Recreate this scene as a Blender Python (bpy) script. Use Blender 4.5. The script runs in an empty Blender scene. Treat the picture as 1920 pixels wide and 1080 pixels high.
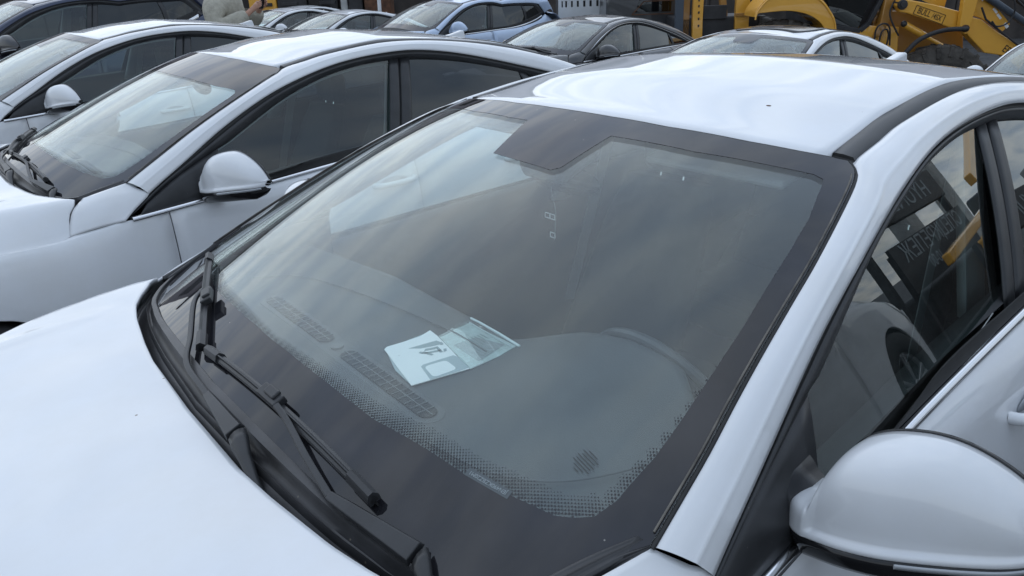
import bpy, bmesh, math, random
import numpy as np
from mathutils import Vector, Matrix
random.seed(7)
S = bpy.context.scene
col = S.collection
PI = math.pi
# ---------------------------------------------------------------- camera
cd = bpy.data.cameras.new('camera'); cam = bpy.data.objects.new('camera', cd); col.objects.link(cam)
S.camera = cam
CAM = Vector((.113, 1.31, 1.698)); yaw, pitch, roll = [math.radians(a) for a in (232.397, -22.142, -2.144)]
_f = Vector((math.cos(pitch)*math.cos(yaw), math.cos(pitch)*math.sin(yaw), math.sin(pitch)))
_r = _f.cross(Vector((0, 0, 1))).normalized(); _u = _r.cross(_f)
_r2 = math.cos(roll)*_r+math.sin(roll)*_u; _u2 = -math.sin(roll)*_r+math.cos(roll)*_u
cam.matrix_world = Matrix(((_r2.x, _u2.x, -_f.x, CAM.x), (_r2.y, _u2.y, -_f.y, CAM.y), (_r2.z, _u2.z, -_f.z, CAM.z), (0, 0, 0, 1)))
cd.sensor_width = 36; cd.lens = 36*1437/1920; cd.clip_start = .02; cd.clip_end = 2000
cd.dof.use_dof = False
# ---------------------------------------------------------------- sky, sun, exposure
SUN_EL, SUN_AZ = math.radians(42), math.radians(258)      # azimuth measured from +x towards +y
w = bpy.data.worlds.new('World'); S.world = w; w.use_nodes = True
nt = w.node_tree; nt.nodes.clear()
def wn(t, **k):
    n = nt.nodes.new(t)
    for a, b in k.items(): setattr(n, a, b)
    return n
wo = wn('ShaderNodeOutputWorld'); b1 = wn('ShaderNodeBackground'); b2 = wn('ShaderNodeBackground'); mx = wn('ShaderNodeMixShader')
sk = wn('ShaderNodeTexSky', sky_type='NISHITA'); sk.sun_disc = False; sk.sun_elevation = SUN_EL; sk.sun_rotation = PI/2-SUN_AZ
sk.dust_density = 1.0
nt.links.new(sk.outputs[0], b1.inputs[0]); b1.inputs[1].default_value = .13
tc = wn('ShaderNodeTexCoord'); sep = wn('ShaderNodeSeparateXYZ'); nt.links.new(tc.outputs['Generated'], sep.inputs[0])
# clouds lie on a high flat layer: direction / (z + .12)
za = wn('ShaderNodeMath', operation='MAXIMUM'); nt.links.new(sep.outputs[2], za.inputs[0]); za.inputs[1].default_value = 0
zb = wn('ShaderNodeMath', operation='ADD'); nt.links.new(za.outputs[0], zb.inputs[0]); zb.inputs[1].default_value = .16
dv = wn('ShaderNodeVectorMath', operation='DIVIDE'); nt.links.new(tc.outputs['Generated'], dv.inputs[0])
cb = wn('ShaderNodeCombineXYZ'); [nt.links.new(zb.outputs[0], cb.inputs[i]) for i in range(3)]
nt.links.new(cb.outputs[0], dv.inputs[1])
mp = wn('ShaderNodeMapping'); nt.links.new(dv.outputs[0], mp.inputs[0]); mp.inputs['Scale'].default_value = (.8, 2.0, 0); mp.inputs['Rotation'].default_value = (0, 0, .5)
nz = wn('ShaderNodeTexNoise'); nt.links.new(mp.outputs[0], nz.inputs[0]); nz.inputs['Scale'].default_value = 1.5; nz.inputs['Detail'].default_value = 7; nz.inputs['Roughness'].default_value = .55; nz.inputs['Distortion'].default_value = .5
cr_ = wn('ShaderNodeValToRGB'); nt.links.new(nz.outputs[0], cr_.inputs[0])
cr_.color_ramp.elements[0].position = .30; cr_.color_ramp.elements[0].color = (.65, .65, .65, 1)
cr_.color_ramp.elements[1].position = .66; cr_.color_ramp.elements[1].color = (1, 1, 1, 1)
nz2 = wn('ShaderNodeTexNoise'); nt.links.new(mp.outputs[0], nz2.inputs[0]); nz2.inputs['Scale'].default_value = 3.4; nz2.inputs['Detail'].default_value = 9; nz2.inputs['Distortion'].default_value = .4
cr2 = wn('ShaderNodeValToRGB'); nt.links.new(nz2.outputs[0], cr2.inputs[0])
cr2.color_ramp.elements[0].position = .38; cr2.color_ramp.elements[0].color = (.62, .69, .80, 1)
cr2.color_ramp.elements[1].position = .62; cr2.color_ramp.elements[1].color = (1.0, 1.0, 1.0, 1)
# cloud deck: cream and brighter low down, blue-grey overhead
mr = wn('ShaderNodeMapRange'); mr.interpolation_type = 'SMOOTHSTEP'; nt.links.new(sep.outputs[2], mr.inputs[0]); mr.inputs[1].default_value = .02; mr.inputs[2].default_value = .75
mc = wn('ShaderNodeMix', data_type='RGBA'); nt.links.new(mr.outputs[0], mc.inputs[0]); mc.inputs[6].default_value = (.93, .98, 1.02, 1); mc.inputs[7].default_value = (.78, .90, 1.06, 1)
mm = wn('ShaderNodeMix', data_type='RGBA', blend_type='MULTIPLY'); mm.inputs[0].default_value = 1; nt.links.new(cr2.outputs[0], mm.inputs[6]); nt.links.new(mc.outputs[2], mm.inputs[7])
vd = wn('ShaderNodeVectorMath', operation='DOT_PRODUCT'); nt.links.new(tc.outputs['Generated'], vd.inputs[0]); vd.inputs[1].default_value = (math.cos(SUN_EL)*math.cos(SUN_AZ), math.cos(SUN_EL)*math.sin(SUN_AZ), math.sin(SUN_EL))
gm = wn('ShaderNodeMapRange'); gm.interpolation_type = 'SMOOTHSTEP'; nt.links.new(vd.outputs['Value'], gm.inputs[0]); gm.inputs[1].default_value = -.1; gm.inputs[2].default_value = 1.0; gm.inputs[3].default_value = 1.06; gm.inputs[4].default_value = 1.38
nt.links.new(mm.outputs[2], b2.inputs[0]); nt.links.new(gm.outputs[0], b2.inputs[1])
nt.links.new(cr_.outputs[0], mx.inputs[0]); nt.links.new(b1.outputs[0], mx.inputs[1]); nt.links.new(b2.outputs[0], mx.inputs[2])
nt.links.new(mx.outputs[0], wo.inputs[0])
sd_ = bpy.data.lights.new('sun', 'SUN'); sun = bpy.data.objects.new('sun', sd_); col.objects.link(sun)
sd_.energy = .5; sd_.angle = math.radians(120); sd_.color = (1, .985, .96)
sdir = Vector((math.cos(SUN_EL)*math.cos(SUN_AZ), math.cos(SUN_EL)*math.sin(SUN_AZ), math.sin(SUN_EL)))
sun.rotation_euler = sdir.to_track_quat('Z', 'Y').to_euler()
S.view_settings.view_transform = 'Standard'; S.view_settings.look = 'None'; S.view_settings.exposure = 0; S.view_settings.gamma = 1
S.view_settings.use_curve_mapping = False
S.render.engine = 'CYCLES'
S.cycles.max_bounces = 10; S.cycles.transparent_max_bounces = 24; S.cycles.glossy_bounces = 5

# ---------------------------------------------------------------- materials
M = {}
def mat(name, color=(.5, .5, .5), rough=.5, metal=0, coat=0, coat_rough=.03, spec=.5, noise=None, bump=None, emit=None, sheen=0):
    m = bpy.data.materials.new(name); m.use_nodes = True; t = m.node_tree; b = t.nodes['Principled BSDF']
    b.inputs['Base Color'].default_value = (*color, 1); b.inputs['Roughness'].default_value = rough; b.inputs['Metallic'].default_value = metal
    b.inputs['Coat Weight'].default_value = coat; b.inputs['Coat Roughness'].default_value = coat_rough; b.inputs['Specular IOR Level'].default_value = spec
    co = t.nodes.new('ShaderNodeTexCoord')
    if noise:            # (scale, amount, detail)  mottles the base colour
        n = t.nodes.new('ShaderNodeTexNoise'); n.inputs['Scale'].default_value = noise[0]; n.inputs['Detail'].default_value = noise[2] if len(noise) > 2 else 5
        t.links.new(co.outputs['Object'], n.inputs[0])
        r = t.nodes.new('ShaderNodeValToRGB'); t.links.new(n.outputs[0], r.inputs[0])
        a = noise[1]; r.color_ramp.elements[0].position = .3; r.color_ramp.elements[1].position = .72
        r.color_ramp.elements[0].color = (*[c*(1-a) for c in color], 1); r.color_ramp.elements[1].color = (*[min(1, c*(1+a)) for c in color], 1)
        t.links.new(r.outputs[0], b.inputs['Base Color'])
    if bump:             # (scale, strength, distance)
        n = t.nodes.new('ShaderNodeTexNoise'); n.inputs['Scale'].default_value = bump[0]; n.inputs['Detail'].default_value = 3
        t.links.new(co.outputs['Object'], n.inputs[0])
        bp = t.nodes.new('ShaderNodeBump'); bp.inputs['Strength'].default_value = bump[1]; bp.inputs['Distance'].default_value = bump[2]
        t.links.new(n.outputs[0], bp.inputs['Height']); t.links.new(bp.outputs[0], b.inputs['Normal'])
    if emit: b.inputs['Emission Color'].default_value = (*emit[0], 1); b.inputs['Emission Strength'].default_value = emit[1]
    M[name] = m; return m
def paint(name, color, rough=.35, metal=0.0, orange=.0):
    m = mat(name, color, rough, metal, 1.0, .02)
    t = m.node_tree; b = t.nodes['Principled BSDF']; co = t.nodes.new('ShaderNodeTexCoord')
    # thin road dust: slightly browner and duller patches, fine specks
    n = t.nodes.new('ShaderNodeTexNoise'); n.inputs['Scale'].default_value = 3.5; n.inputs['Detail'].default_value = 8; n.inputs['Roughness'].default_value = .7; t.links.new(co.outputs['Object'], n.inputs[0])
    r = t.nodes.new('ShaderNodeValToRGB'); t.links.new(n.outputs[0], r.inputs[0])
    r.color_ramp.elements[0].position = .35; r.color_ramp.elements[0].color = (*color, 1)
    r.color_ramp.elements[1].position = .85; r.color_ramp.elements[1].color = (color[0]*.92, color[1]*.90, color[2]*.86, 1)
    t.links.new(r.outputs[0], b.inputs['Base Color'])
    q = t.nodes.new('ShaderNodeMapRange'); t.links.new(n.outputs[0], q.inputs[0]); q.inputs[1].default_value = .3; q.inputs[2].default_value = .8; q.inputs[3].default_value = .005; q.inputs[4].default_value = .06
    t.links.new(q.outputs[0], b.inputs['Coat Roughness'])
    return m
paint('white_paint', (.665, .685, .71)); paint('black_paint', (.012, .012, .014), .3); paint('light_blue_paint', (.42, .52, .68), .35, .2)
paint('navy_paint', (.012, .022, .06), .35, .3); paint('grey_paint', (.2, .2, .21), .4)
mat('recess_shade', (.36, .38, .41), .35, coat=.6)  # handle recess: white body paint with its shade put into a greyer colour
mat('black_plastic', (.022, .023, .025), .42, noise=(14, .3), bump=(900, .12, .001))
mat('foot_plastic', (.030, .031, .034), .33, bump=(900, .12, .001))
mat('cowl_plastic', (.034, .034, .036), .38, noise=(9, .55, 9), bump=(500, .15, .001))
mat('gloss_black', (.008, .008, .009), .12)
mat('rubber', (.012, .012, .012), .65, noise=(30, .4))
mat('seal_rubber', (.012, .012, .012), .5)
mat('dusty_rubber', (.12, .11, .095), .75, noise=(25, .6))
mat('chrome', (.72, .73, .75), .16, 1.0)
mat('frit', (.016, .016, .019), .02, spec=.5, noise=(7, .5, 9))
mat('dash_plastic', (.060, .066, .070), .62, noise=(6, .2), bump=(260, .35, .002))
mat('dash_groove', (.075, .08, .085), .6)
mat('vent_black', (.005, .005, .006), .7)
mat('vent_grey', (.095, .10, .105), .55)
mat('door_trim_dark', (.017, .018, .02), .7)
mat('wheel_leather', (.05, .054, .058), .42)
mat('seat_fabric', (.022, .024, .027), .9, noise=(60, .3))
mat('trim_grey', (.20, .215, .22), .7, noise=(5, .1))
mat('headliner', (.16, .165, .165), .95)
mat('carpet', (.012, .012, .013), 1)
mat('steel_dark', (.05, .05, .05), .5, .6)
mat('silver_rim', (.35, .36, .37), .3, .9)
mat('lamp_lens', (.35, .37, .39), .08, .1, 1)
mat('lamp_red', (.22, .012, .01), .12, 0, 1)
mat('paper', (.88, .89, .87), .7, bump=(30, .25, .002)); mat('paper_print', (.30, .37, .38), .7); mat('paper_grey', (.40, .47, .48), .7)
mat('film', (.62, .70, .70), .25)
mat('asphalt', (.055, .055, .056), .85, noise=(5, .45, 10), bump=(90, .6, .01))
mat('white_print', (.75, .77, .78), .7); mat('grey_print', (.30, .34, .36), .7)
mat('black_print', (.012, .012, .012), .7)
def specks(m, color, scale, thr, keep):
    """sparse dirt specks of their own colour on a surface"""
    t = m.node_tree; b = t.nodes['Principled BSDF']; inp = b.inputs['Base Color']; co = t.nodes.new('ShaderNodeTexCoord')
    vo = t.nodes.new('ShaderNodeTexVoronoi'); vo.inputs['Scale'].default_value = scale; t.links.new(co.outputs['Object'], vo.inputs[0])
    lt = t.nodes.new('ShaderNodeMath'); lt.operation = 'LESS_THAN'; lt.inputs[1].default_value = thr; t.links.new(vo.outputs['Distance'], lt.inputs[0])
    sc = t.nodes.new('ShaderNodeSeparateColor'); t.links.new(vo.outputs['Color'], sc.inputs[0])
    gt = t.nodes.new('ShaderNodeMath'); gt.operation = 'GREATER_THAN'; gt.inputs[1].default_value = keep; t.links.new(sc.outputs[0], gt.inputs[0])
    mu = t.nodes.new('ShaderNodeMath'); mu.operation = 'MULTIPLY'; t.links.new(lt.outputs[0], mu.inputs[0]); t.links.new(gt.outputs[0], mu.inputs[1])
    mx_ = t.nodes.new('ShaderNodeMix'); mx_.data_type = 'RGBA'; t.links.new(mu.outputs[0], mx_.inputs[0]); mx_.inputs[7].default_value = (*color, 1)
    if inp.links: t.links.new(inp.links[0].from_socket, mx_.inputs[6])
    else: mx_.inputs[6].default_value = inp.default_value
    t.links.new(mx_.outputs[2], inp)
specks(M['white_paint'], (.18, .15, .12), 14, .035, .86)
specks(M['frit'], (.22, .21, .19), 34, .05, .70)
specks(M['cowl_plastic'], (.16, .14, .11), 60, .10, .75)
specks(M['black_plastic'], (.12, .11, .10), 70, .08, .85)
def glass(name, tint, refl=1.9, dust=.03, dust_scale=3, ior=1.45):
    m = bpy.data.materials.new(name); m.use_nodes = True; t = m.node_tree; t.nodes.clear()
    o = t.nodes.new('ShaderNodeOutputMaterial'); tr = t.nodes.new('ShaderNodeBsdfTransparent'); tr.inputs[0].default_value = (*tint, 1)
    gl = t.nodes.new('ShaderNodeBsdfGlossy'); gl.inputs['Roughness'].default_value = .004; gl.inputs[0].default_value = (.97, 1, .985, 1)
    fr = t.nodes.new('ShaderNodeFresnel'); ge = t.nodes.new('ShaderNodeNewGeometry')
    im = t.nodes.new('ShaderNodeMapRange'); t.links.new(ge.outputs['Backfacing'], im.inputs[0]); im.inputs[3].default_value = ior; im.inputs[4].default_value = 1/ior; t.links.new(im.outputs[0], fr.inputs[0])   # thin sheet: the same reflection from both faces
    mu = t.nodes.new('ShaderNodeMath'); mu.operation = 'MULTIPLY'; mu.use_clamp = True; mu.inputs[1].default_value = refl; t.links.new(fr.outputs[0], mu.inputs[0])
    mi = t.nodes.new('ShaderNodeMixShader'); t.links.new(mu.outputs[0], mi.inputs[0]); t.links.new(tr.outputs[0], mi.inputs[1]); t.links.new(gl.outputs[0], mi.inputs[2])
    # dust film with a few small spots
    co = t.nodes.new('ShaderNodeTexCoord'); n = t.nodes.new('ShaderNodeTexNoise'); n.inputs['Scale'].default_value = dust_scale; n.inputs['Detail'].default_value = 8; n.inputs['Roughness'].default_value = .65
    t.links.new(co.outputs['Object'], n.inputs[0])
    mr = t.nodes.new('ShaderNodeMapRange'); t.links.new(n.outputs[0], mr.inputs[0]); mr.inputs[1].default_value = .3; mr.inputs[2].default_value = .75; mr.inputs[3].default_value = dust*.4; mr.inputs[4].default_value = dust*1.7
    vo = t.nodes.new('ShaderNodeTexVoronoi'); vo.inputs['Scale'].default_value = 26; t.links.new(co.outputs['Object'], vo.inputs[0])
    v2 = t.nodes.new('ShaderNodeMath'); v2.operation = 'LESS_THAN'; t.links.new(vo.outputs['Distance'], v2.inputs[0]); v2.inputs[1].default_value = .035
    v4 = t.nodes.new('ShaderNodeSeparateColor'); t.links.new(vo.outputs['Color'], v4.inputs[0])
    v5 = t.nodes.new('ShaderNodeMath'); v5.operation = 'GREATER_THAN'; t.links.new(v4.outputs[0], v5.inputs[0]); v5.inputs[1].default_value = .72
    v6 = t.nodes.new('ShaderNodeMath'); v6.operation = 'MULTIPLY'; t.links.new(v2.outputs[0], v6.inputs[0]); t.links.new(v5.outputs[0], v6.inputs[1])
    v3 = t.nodes.new('ShaderNodeMath'); v3.operation = 'MULTIPLY_ADD'; t.links.new(v6.outputs[0], v3.inputs[0]); v3.inputs[1].default_value = .3 if dust > .01 else 0; t.links.new(mr.outputs[0], v3.inputs[2])
    df = t.nodes.new('ShaderNodeBsdfDiffuse'); df.inputs[0].default_value = (.50, .49, .46, 1)
    m2 = t.nodes.new('ShaderNodeMixShader'); t.links.new(v3.outputs[0], m2.inputs[0]); t.links.new(mi.outputs[0], m2.inputs[1]); t.links.new(df.outputs[0], m2.inputs[2])
    t.links.new(m2.outputs[0], o.inputs[0]); M[name] = m; return m
glass('windshield_glass', (.95, .985, .98), 1.05, .042)
glass('windshield_inner', (.93, .985, .98), 1.2, .0)
glass('door_glass', (.70, .82, .80), 2.0, .010)
glass('tinted_glass', (.16, .18, .19), 1.9, .012)
glass('privacy_glass', (.04, .045, .05), 1.8, .01)
glass('film_sleeve', (.9, .95, .95), 1.2, .12, 30)

# ---------------------------------------------------------------- helpers
def tag(o, label=None, cat=None, group=None, kind=None):
    if label: o['label'] = label
    if cat: o['category'] = cat
    if group: o['group'] = group
    if kind: o['kind'] = kind
    return o
def empty(name, loc=(0, 0, 0), rz=0):
    o = bpy.data.objects.new(name, None); col.objects.link(o); o.location = loc; o.rotation_euler = (0, 0, rz); o.empty_display_size = .1; return o
def link(name, me, m, parent=None, smooth=True):
    if m is not None: me.materials.append(M[m] if isinstance(m, str) else m)
    o = bpy.data.objects.new(name, me); col.objects.link(o)
    if smooth and len(me.polygons): me.polygons.foreach_set('use_smooth', [True]*len(me.polygons))
    if parent: o.parent = parent
    return o
def Wid(p): return p
WARP = Wid
def warp_all(vs):
    return [tuple(WARP(v)) for v in vs]
def pyd(name, vs, fs, m, parent=None, smooth=True, thick=0, bevel=0, out=None):
    me = bpy.data.meshes.new(name); me.from_pydata(warp_all(vs), [], fs); me.validate(); me.update()
    if out is not None and len(me.polygons):
        n = Vector((0, 0, 0))
        for p in me.polygons: n += p.normal*p.area
        if n.dot(Vector(out)) < 0: me.flip_normals()
    o = link(name, me, m, parent, smooth)
    if thick:
        s = o.modifiers.new('solid', 'SOLIDIFY'); s.thickness = thick; s.offset = -1
    if bevel:
        s = o.modifiers.new('bevel', 'BEVEL'); s.width = bevel; s.segments = 2; s.limit_method = 'ANGLE'; s.angle_limit = .7
    return o
def grid(name, P, m, parent=None, out=None, thick=0, sg=1, closed=False, caps=False):
    P = np.array(P, float); nu, nv = P.shape[:2]
    vs = [(p[0], p[1]*sg, p[2]) for p in P.reshape(-1, 3)]
    fs = []
    for i in range(nu-1):
        for j in range(nv-1 if not closed else nv):
            k = (j+1) % nv
            fs.append((i*nv+j, i*nv+k, (i+1)*nv+k, (i+1)*nv+j))
    if caps:
        fs.append(tuple(range(nv))[::-1]); fs.append(tuple((nu-1)*nv+j for j in range(nv)))
    if out is not None: out = (out[0], out[1]*sg, out[2])
    o = pyd(name, vs, fs, m, parent, True, thick, 0, out)
    if closed: fixn(o)
    return o
def fixn(o):
    bm = bmesh.new(); bm.from_mesh(o.data); bmesh.ops.recalc_face_normals(bm, faces=bm.faces); bm.to_mesh(o.data); bm.free()
def sharp(o, ang=35):
    me = o.data
    try: me.set_sharp_from_angle(angle=math.radians(ang))
    except Exception: pass
    return o
class MB:
    """collects simple solids, builds one mesh"""
    def __init__(s): s.bm = bmesh.new()
    def box(s, c, d, rot=None):
        m = Matrix.Translation(c) @ (rot.to_4x4() if rot is not None else Matrix.Identity(4)) @ Matrix.Diagonal((*d, 1))
        bmesh.ops.create_cube(s.bm, size=1, matrix=m); return s
    def cyl(s, a, b, r, r2=None, n=16):
        a, b = Vector(a), Vector(b); d = b-a
        m = Matrix.Translation((a+b)/2) @ d.to_track_quat('Z', 'Y').to_matrix().to_4x4()
        bmesh.ops.create_cone(s.bm, cap_ends=True, segments=n, radius1=r, radius2=r if r2 is None else r2, depth=d.length, matrix=m); return s
    def bar(s, a, b, wd, h, up=(0, 0, 1)):
        a, b = Vector(a), Vector(b); x = (b-a); L = x.length; x.normalize(); z = Vector(up); y = z.cross(x).normalized(); z = x.cross(y)
        R = Matrix((x, y, z)).transposed().to_4x4()
        bmesh.ops.create_cube(s.bm, size=1, matrix=Matrix.Translation((a+b)/2) @ R @ Matrix.Diagonal((L, wd, h, 1))); return s
    def sph(s, c, r, sc=(1, 1, 1), u=16, v=10):
        bmesh.ops.create_uvsphere(s.bm, u_segments=u, v_segments=v, radius=r, matrix=Matrix.Translation(c) @ Matrix.Diagonal((*sc, 1))); return s
    def prism(s, pts, axis, lo, hi):
        """pts 2D outline in the two other axes; axis 0,1,2"""
        def mk(p, q):
            v = [p[0], p[1]]; v.insert(axis, q); return s.bm.verts.new(v)
        A = [mk(p, lo) for p in pts]; B = [mk(p, hi) for p in pts]; n = len(pts)
        s.bm.faces.new(A); s.bm.faces.new(B[::-1])
        for i in range(n): s.bm.faces.new((A[i], B[i], B[(i+1) % n], A[(i+1) % n]))
        return s
    def tube(s, pts, r, n=8):
        pts = [Vector(p) for p in pts]; rings = []
        rr = r if isinstance(r, (list, tuple)) else [r]*len(pts)
        up = Vector((.13, .21, 1))
        for i, p in enumerate(pts):
            d = (pts[min(i+1, len(pts)-1)]-pts[max(i-1, 0)]).normalized()
            x = d.cross(up).normalized(); y = x.cross(d)
            rings.append([s.bm.verts.new(p+rr[i]*(math.cos(2*PI*k/n)*x+math.sin(2*PI*k/n)*y)) for k in range(n)])
        for a, b in zip(rings, rings[1:]):
            for k in range(n): s.bm.faces.new((a[k], a[(k+1) % n], b[(k+1) % n], b[k]))
        s.bm.faces.new(rings[0][::-1]); s.bm.faces.new(rings[-1]); return s
    def build(s, name, m, parent=None, smooth=False, bevel=0, warp=True, seg=2):
        bmesh.ops.recalc_face_normals(s.bm, faces=s.bm.faces)
        if warp and WARP is not Wid:
            for v in s.bm.verts: v.co = Vector(WARP(v.co))
        me = bpy.data.meshes.new(name); s.bm.to_mesh(me); s.bm.free(); o = link(name, me, m, parent, smooth)
        if smooth: sharp(o)
        if bevel:
            b = o.modifiers.new('bevel', 'BEVEL'); b.width = bevel; b.segments = seg; b.limit_method = 'ANGLE'; b.angle_limit = .6
        return o
def crs(P, n=16):
    P = np.array(P, float); P = np.vstack([2*P[0]-P[1], P, 2*P[-1]-P[-2]]); out = []; t = np.linspace(0, 1, n, endpoint=False)[:, None]
    for i in range(1, len(P)-2):
        a, b, c, d = P[i-1:i+3]
        out.append(.5*((2*b)+(-a+c)*t+(2*a-5*b+4*c-d)*t**2+(-a+3*b-3*c+d)*t**3))
    out.append(P[-2][None]); return np.vstack(out)
class Cv:
    def __init__(s, P, lin=False):
        s.d = np.array(P, float) if lin else crs(P); L = np.r_[0, np.cumsum(np.linalg.norm(np.diff(s.d, axis=0), axis=1))]; s.L = L; s.t = L/L[-1]
    def __call__(s, t): return np.stack([np.interp(t, s.t, s.d[:, i]) for i in range(3)], -1)
    def x(s, x):                         # value at x (curves monotone in x)
        k = 1 if s.d[-1, 0] > s.d[0, 0] else -1
        return np.array([x, np.interp(k*x, k*s.d[:, 0], s.d[:, 1]), np.interp(k*x, k*s.d[:, 0], s.d[:, 2])])
    def tx(s, x):
        k = 1 if s.d[-1, 0] > s.d[0, 0] else -1
        return float(np.interp(k*x, k*s.d[:, 0], s.t))
def itp(x, xs, ys): return float(np.interp(x, xs, ys))
def smooth_table(xs, ys):
    P = crs(np.stack([xs, ys, np.zeros(len(xs))], -1), 10); return P[:, 0], P[:, 1]
def text(name, body, size, m, parent, mw, extrude=.0006, align='CENTER', shear=0, sx=1):
    c = bpy.data.curves.new(name, 'FONT'); c.body = body; c.size = size; c.extrude = extrude; c.align_x = align; c.align_y = 'CENTER'; c.shear = shear
    o = bpy.data.objects.new(name, c); col.objects.link(o); bpy.context.view_layer.update()
    dg = bpy.context.evaluated_depsgraph_get(); me = bpy.data.meshes.new_from_object(o.evaluated_get(dg)); bpy.data.objects.remove(o)
    me.materials.clear(); me.materials.append(M[m])
    me.transform(Matrix.Diagonal((sx, 1, 1, 1))); me.transform(mw)
    ob = bpy.data.objects.new(name, me); col.objects.link(ob)
    if parent: ob.parent = parent
    return ob
def frame(o, x, y):
    """matrix with origin o, x axis, y axis"""
    x = Vector(x).normalized(); y = Vector(y); y = (y-x*y.dot(x)).normalized(); z = x.cross(y)
    return Matrix(((x.x, y.x, z.x, o[0]), (x.y, y.y, z.y, o[1]), (x.z, y.z, z.z, o[2]), (0, 0, 0, 1)))
def children(o): return [c for c in bpy.data.objects if c.parent == o]
def copy_tree(o, kids, parent=None, swap=None):
    c = o.copy(); col.objects.link(c); c.parent = parent
    if swap and o.type == 'MESH' and len(o.material_slots):
        m = o.material_slots[0].material
        if m and m.name in swap:
            c.material_slots[0].link = 'OBJECT'; c.material_slots[0].material = M[swap[m.name]]
    for ch in kids.get(o.name, []): copy_tree(ch, kids, c, swap)
    return c
def kidmap():
    k = {}
    for o in bpy.data.objects:
        if o.parent: k.setdefault(o.parent.name, []).append(o)
    return k

# ================================================================ CAR GEOMETRY (metres, x forward from front axle, y left)
PC = np.array([.098, .082, -.453, .936])
def gz(x, y): return np.polyval(PC, x)-.19*y*y                       # windscreen surface
WSS = Cv([(-.476, .806, 1.037), (-.547, .793, 1.073), (-.61, .781, 1.105), (-.685, .763, 1.142), (-.763, .746, 1.18), (-.871, .723, 1.228), (-.949, .706, 1.261), (-1.053, .678, 1.302), (-1.150, .648, 1.338), (-1.197, .626, 1.351), (-1.218, .600, 1.364)])
UFR = Cv([(-.476, .806, 1.037), (-.547, .793, 1.073), (-.61, .781, 1.105), (-.685, .763, 1.142), (-.763, .746, 1.18), (-.871, .723, 1.228), (-.949, .706, 1.261), (-1.053, .678, 1.302), (-1.150, .648, 1.338), (-1.202, .624, 1.353), (-1.235, .604, 1.367), (-1.34, .590, 1.385), (-1.473, .572, 1.405), (-1.783, .552, 1.430), (-2.125, .555, 1.409), (-2.465, .574, 1.356), (-2.8, .61, 1.27), (-3.05, .64, 1.18), (-3.3, .67, 1.085)])
C6 = Cv([(-.43, .887, .915), (-.535, .862, .992), (-.692, .822, 1.078), (-.88, .775, 1.180), (-1.083, .732, 1.27), (-1.27, .687, 1.325), (-1.463, .648, 1.364), (-1.66, .625, 1.384), (-1.871, .614, 1.388), (-2.07, .615, 1.365), (-2.261, .627, 1.326), (-2.5, .645, 1.266), (-2.754, .666, 1.196), (-3.052, .703, 1.088)])
C7 = Cv([(-.50, .866, .950), (-.66, .832, 1.035), (-.838, .789, 1.104), (-.894, .779, 1.126), (-1.131, .713, 1.233), (-1.27, .682, 1.283), (-1.423, .647, 1.321), (-1.60, .620, 1.345), (-1.753, .601, 1.348), (-1.883, .598, 1.348), (-2.07, .603, 1.328), (-2.261, .613, 1.290), (-2.5, .632, 1.228), (-2.754, .655, 1.155), (-2.93, .690, 1.090)])
BT = Cv([(-.431, .887, .912), (-.792, .851, .93), (-1.272, .814, .958), (-1.849, .785, 1.000), (-2.3, .765, 1.03), (-2.8, .735, 1.06), (-3.052, .705, 1.082)])
GB = Cv([(-.62, .862, .945), (-1.002, .836, .969), (-1.284, .797, .994), (-1.618, .78, 1.013), (-1.9, .768, 1.03), (-2.3, .742, 1.055), (-2.8, .712, 1.08), (-2.93, .70, 1.086)])
HF = Cv([(-.33, .765, .997), (-.285, .79, .965), (-.248, .838, .884), (-.05, .845, .872), (.142, .838, .852), (.40, .815, .81), (.60, .78, .765), (.72, .73, .72), (.80, .64, .69)])
_hy = np.array([0, .25, .35, .5, .59, .65, .736, .765]); _hx = np.array([-.152, -.157, -.167, -.188, -.208, -.234, -.285, -.33])
def HRp(y): return np.array([np.interp(abs(y), _hy, _hx), y, 1.0-.004*abs(y)])
_bt = Cv([(-.205, 0, 0), (-.212, .2, 0), (-.226, .4, 0), (-.243, .52, 0), (-.264, .62, 0), (-.312, .705, 0), (-.395, .765, 0), (-.440, .785, 0), (-.476, .806, 0)])
def base_pt(t):                                                       # glass lower edge, t 0 centre .. 1 corner
    p = _bt(t); return np.array([p[0], p[1], gz(p[0], p[1])])
def windshield_pt(u, v):
    """u -1..1 across, v 0..1 up"""
    s = WSS(v); a = abs(u)
    b = _bt(a); yb, xb = b[1], b[0]
    y = a*((1-v)*0+1)*s[1]
    # blend of bottom shape and top shape
    xbot = np.interp(a*.806, [*_bt.d[:, 1]], [*_bt.d[:, 0]])
    fb = (xbot+.203)/(-.476+.203)
    ft = np.interp(a, [0, .16, .41, .70, .86, 1], [0, .02, .14, .46, .72, 1])
    xc = -.203+(-1.104+.203)*v
    k = fb*(1-v)**1.5+ft*(1-(1-v)**1.5)
    x = xc+(s[0]-xc)*k
    return np.array([x, math.copysign(y, u), gz(x, y)])

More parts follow.
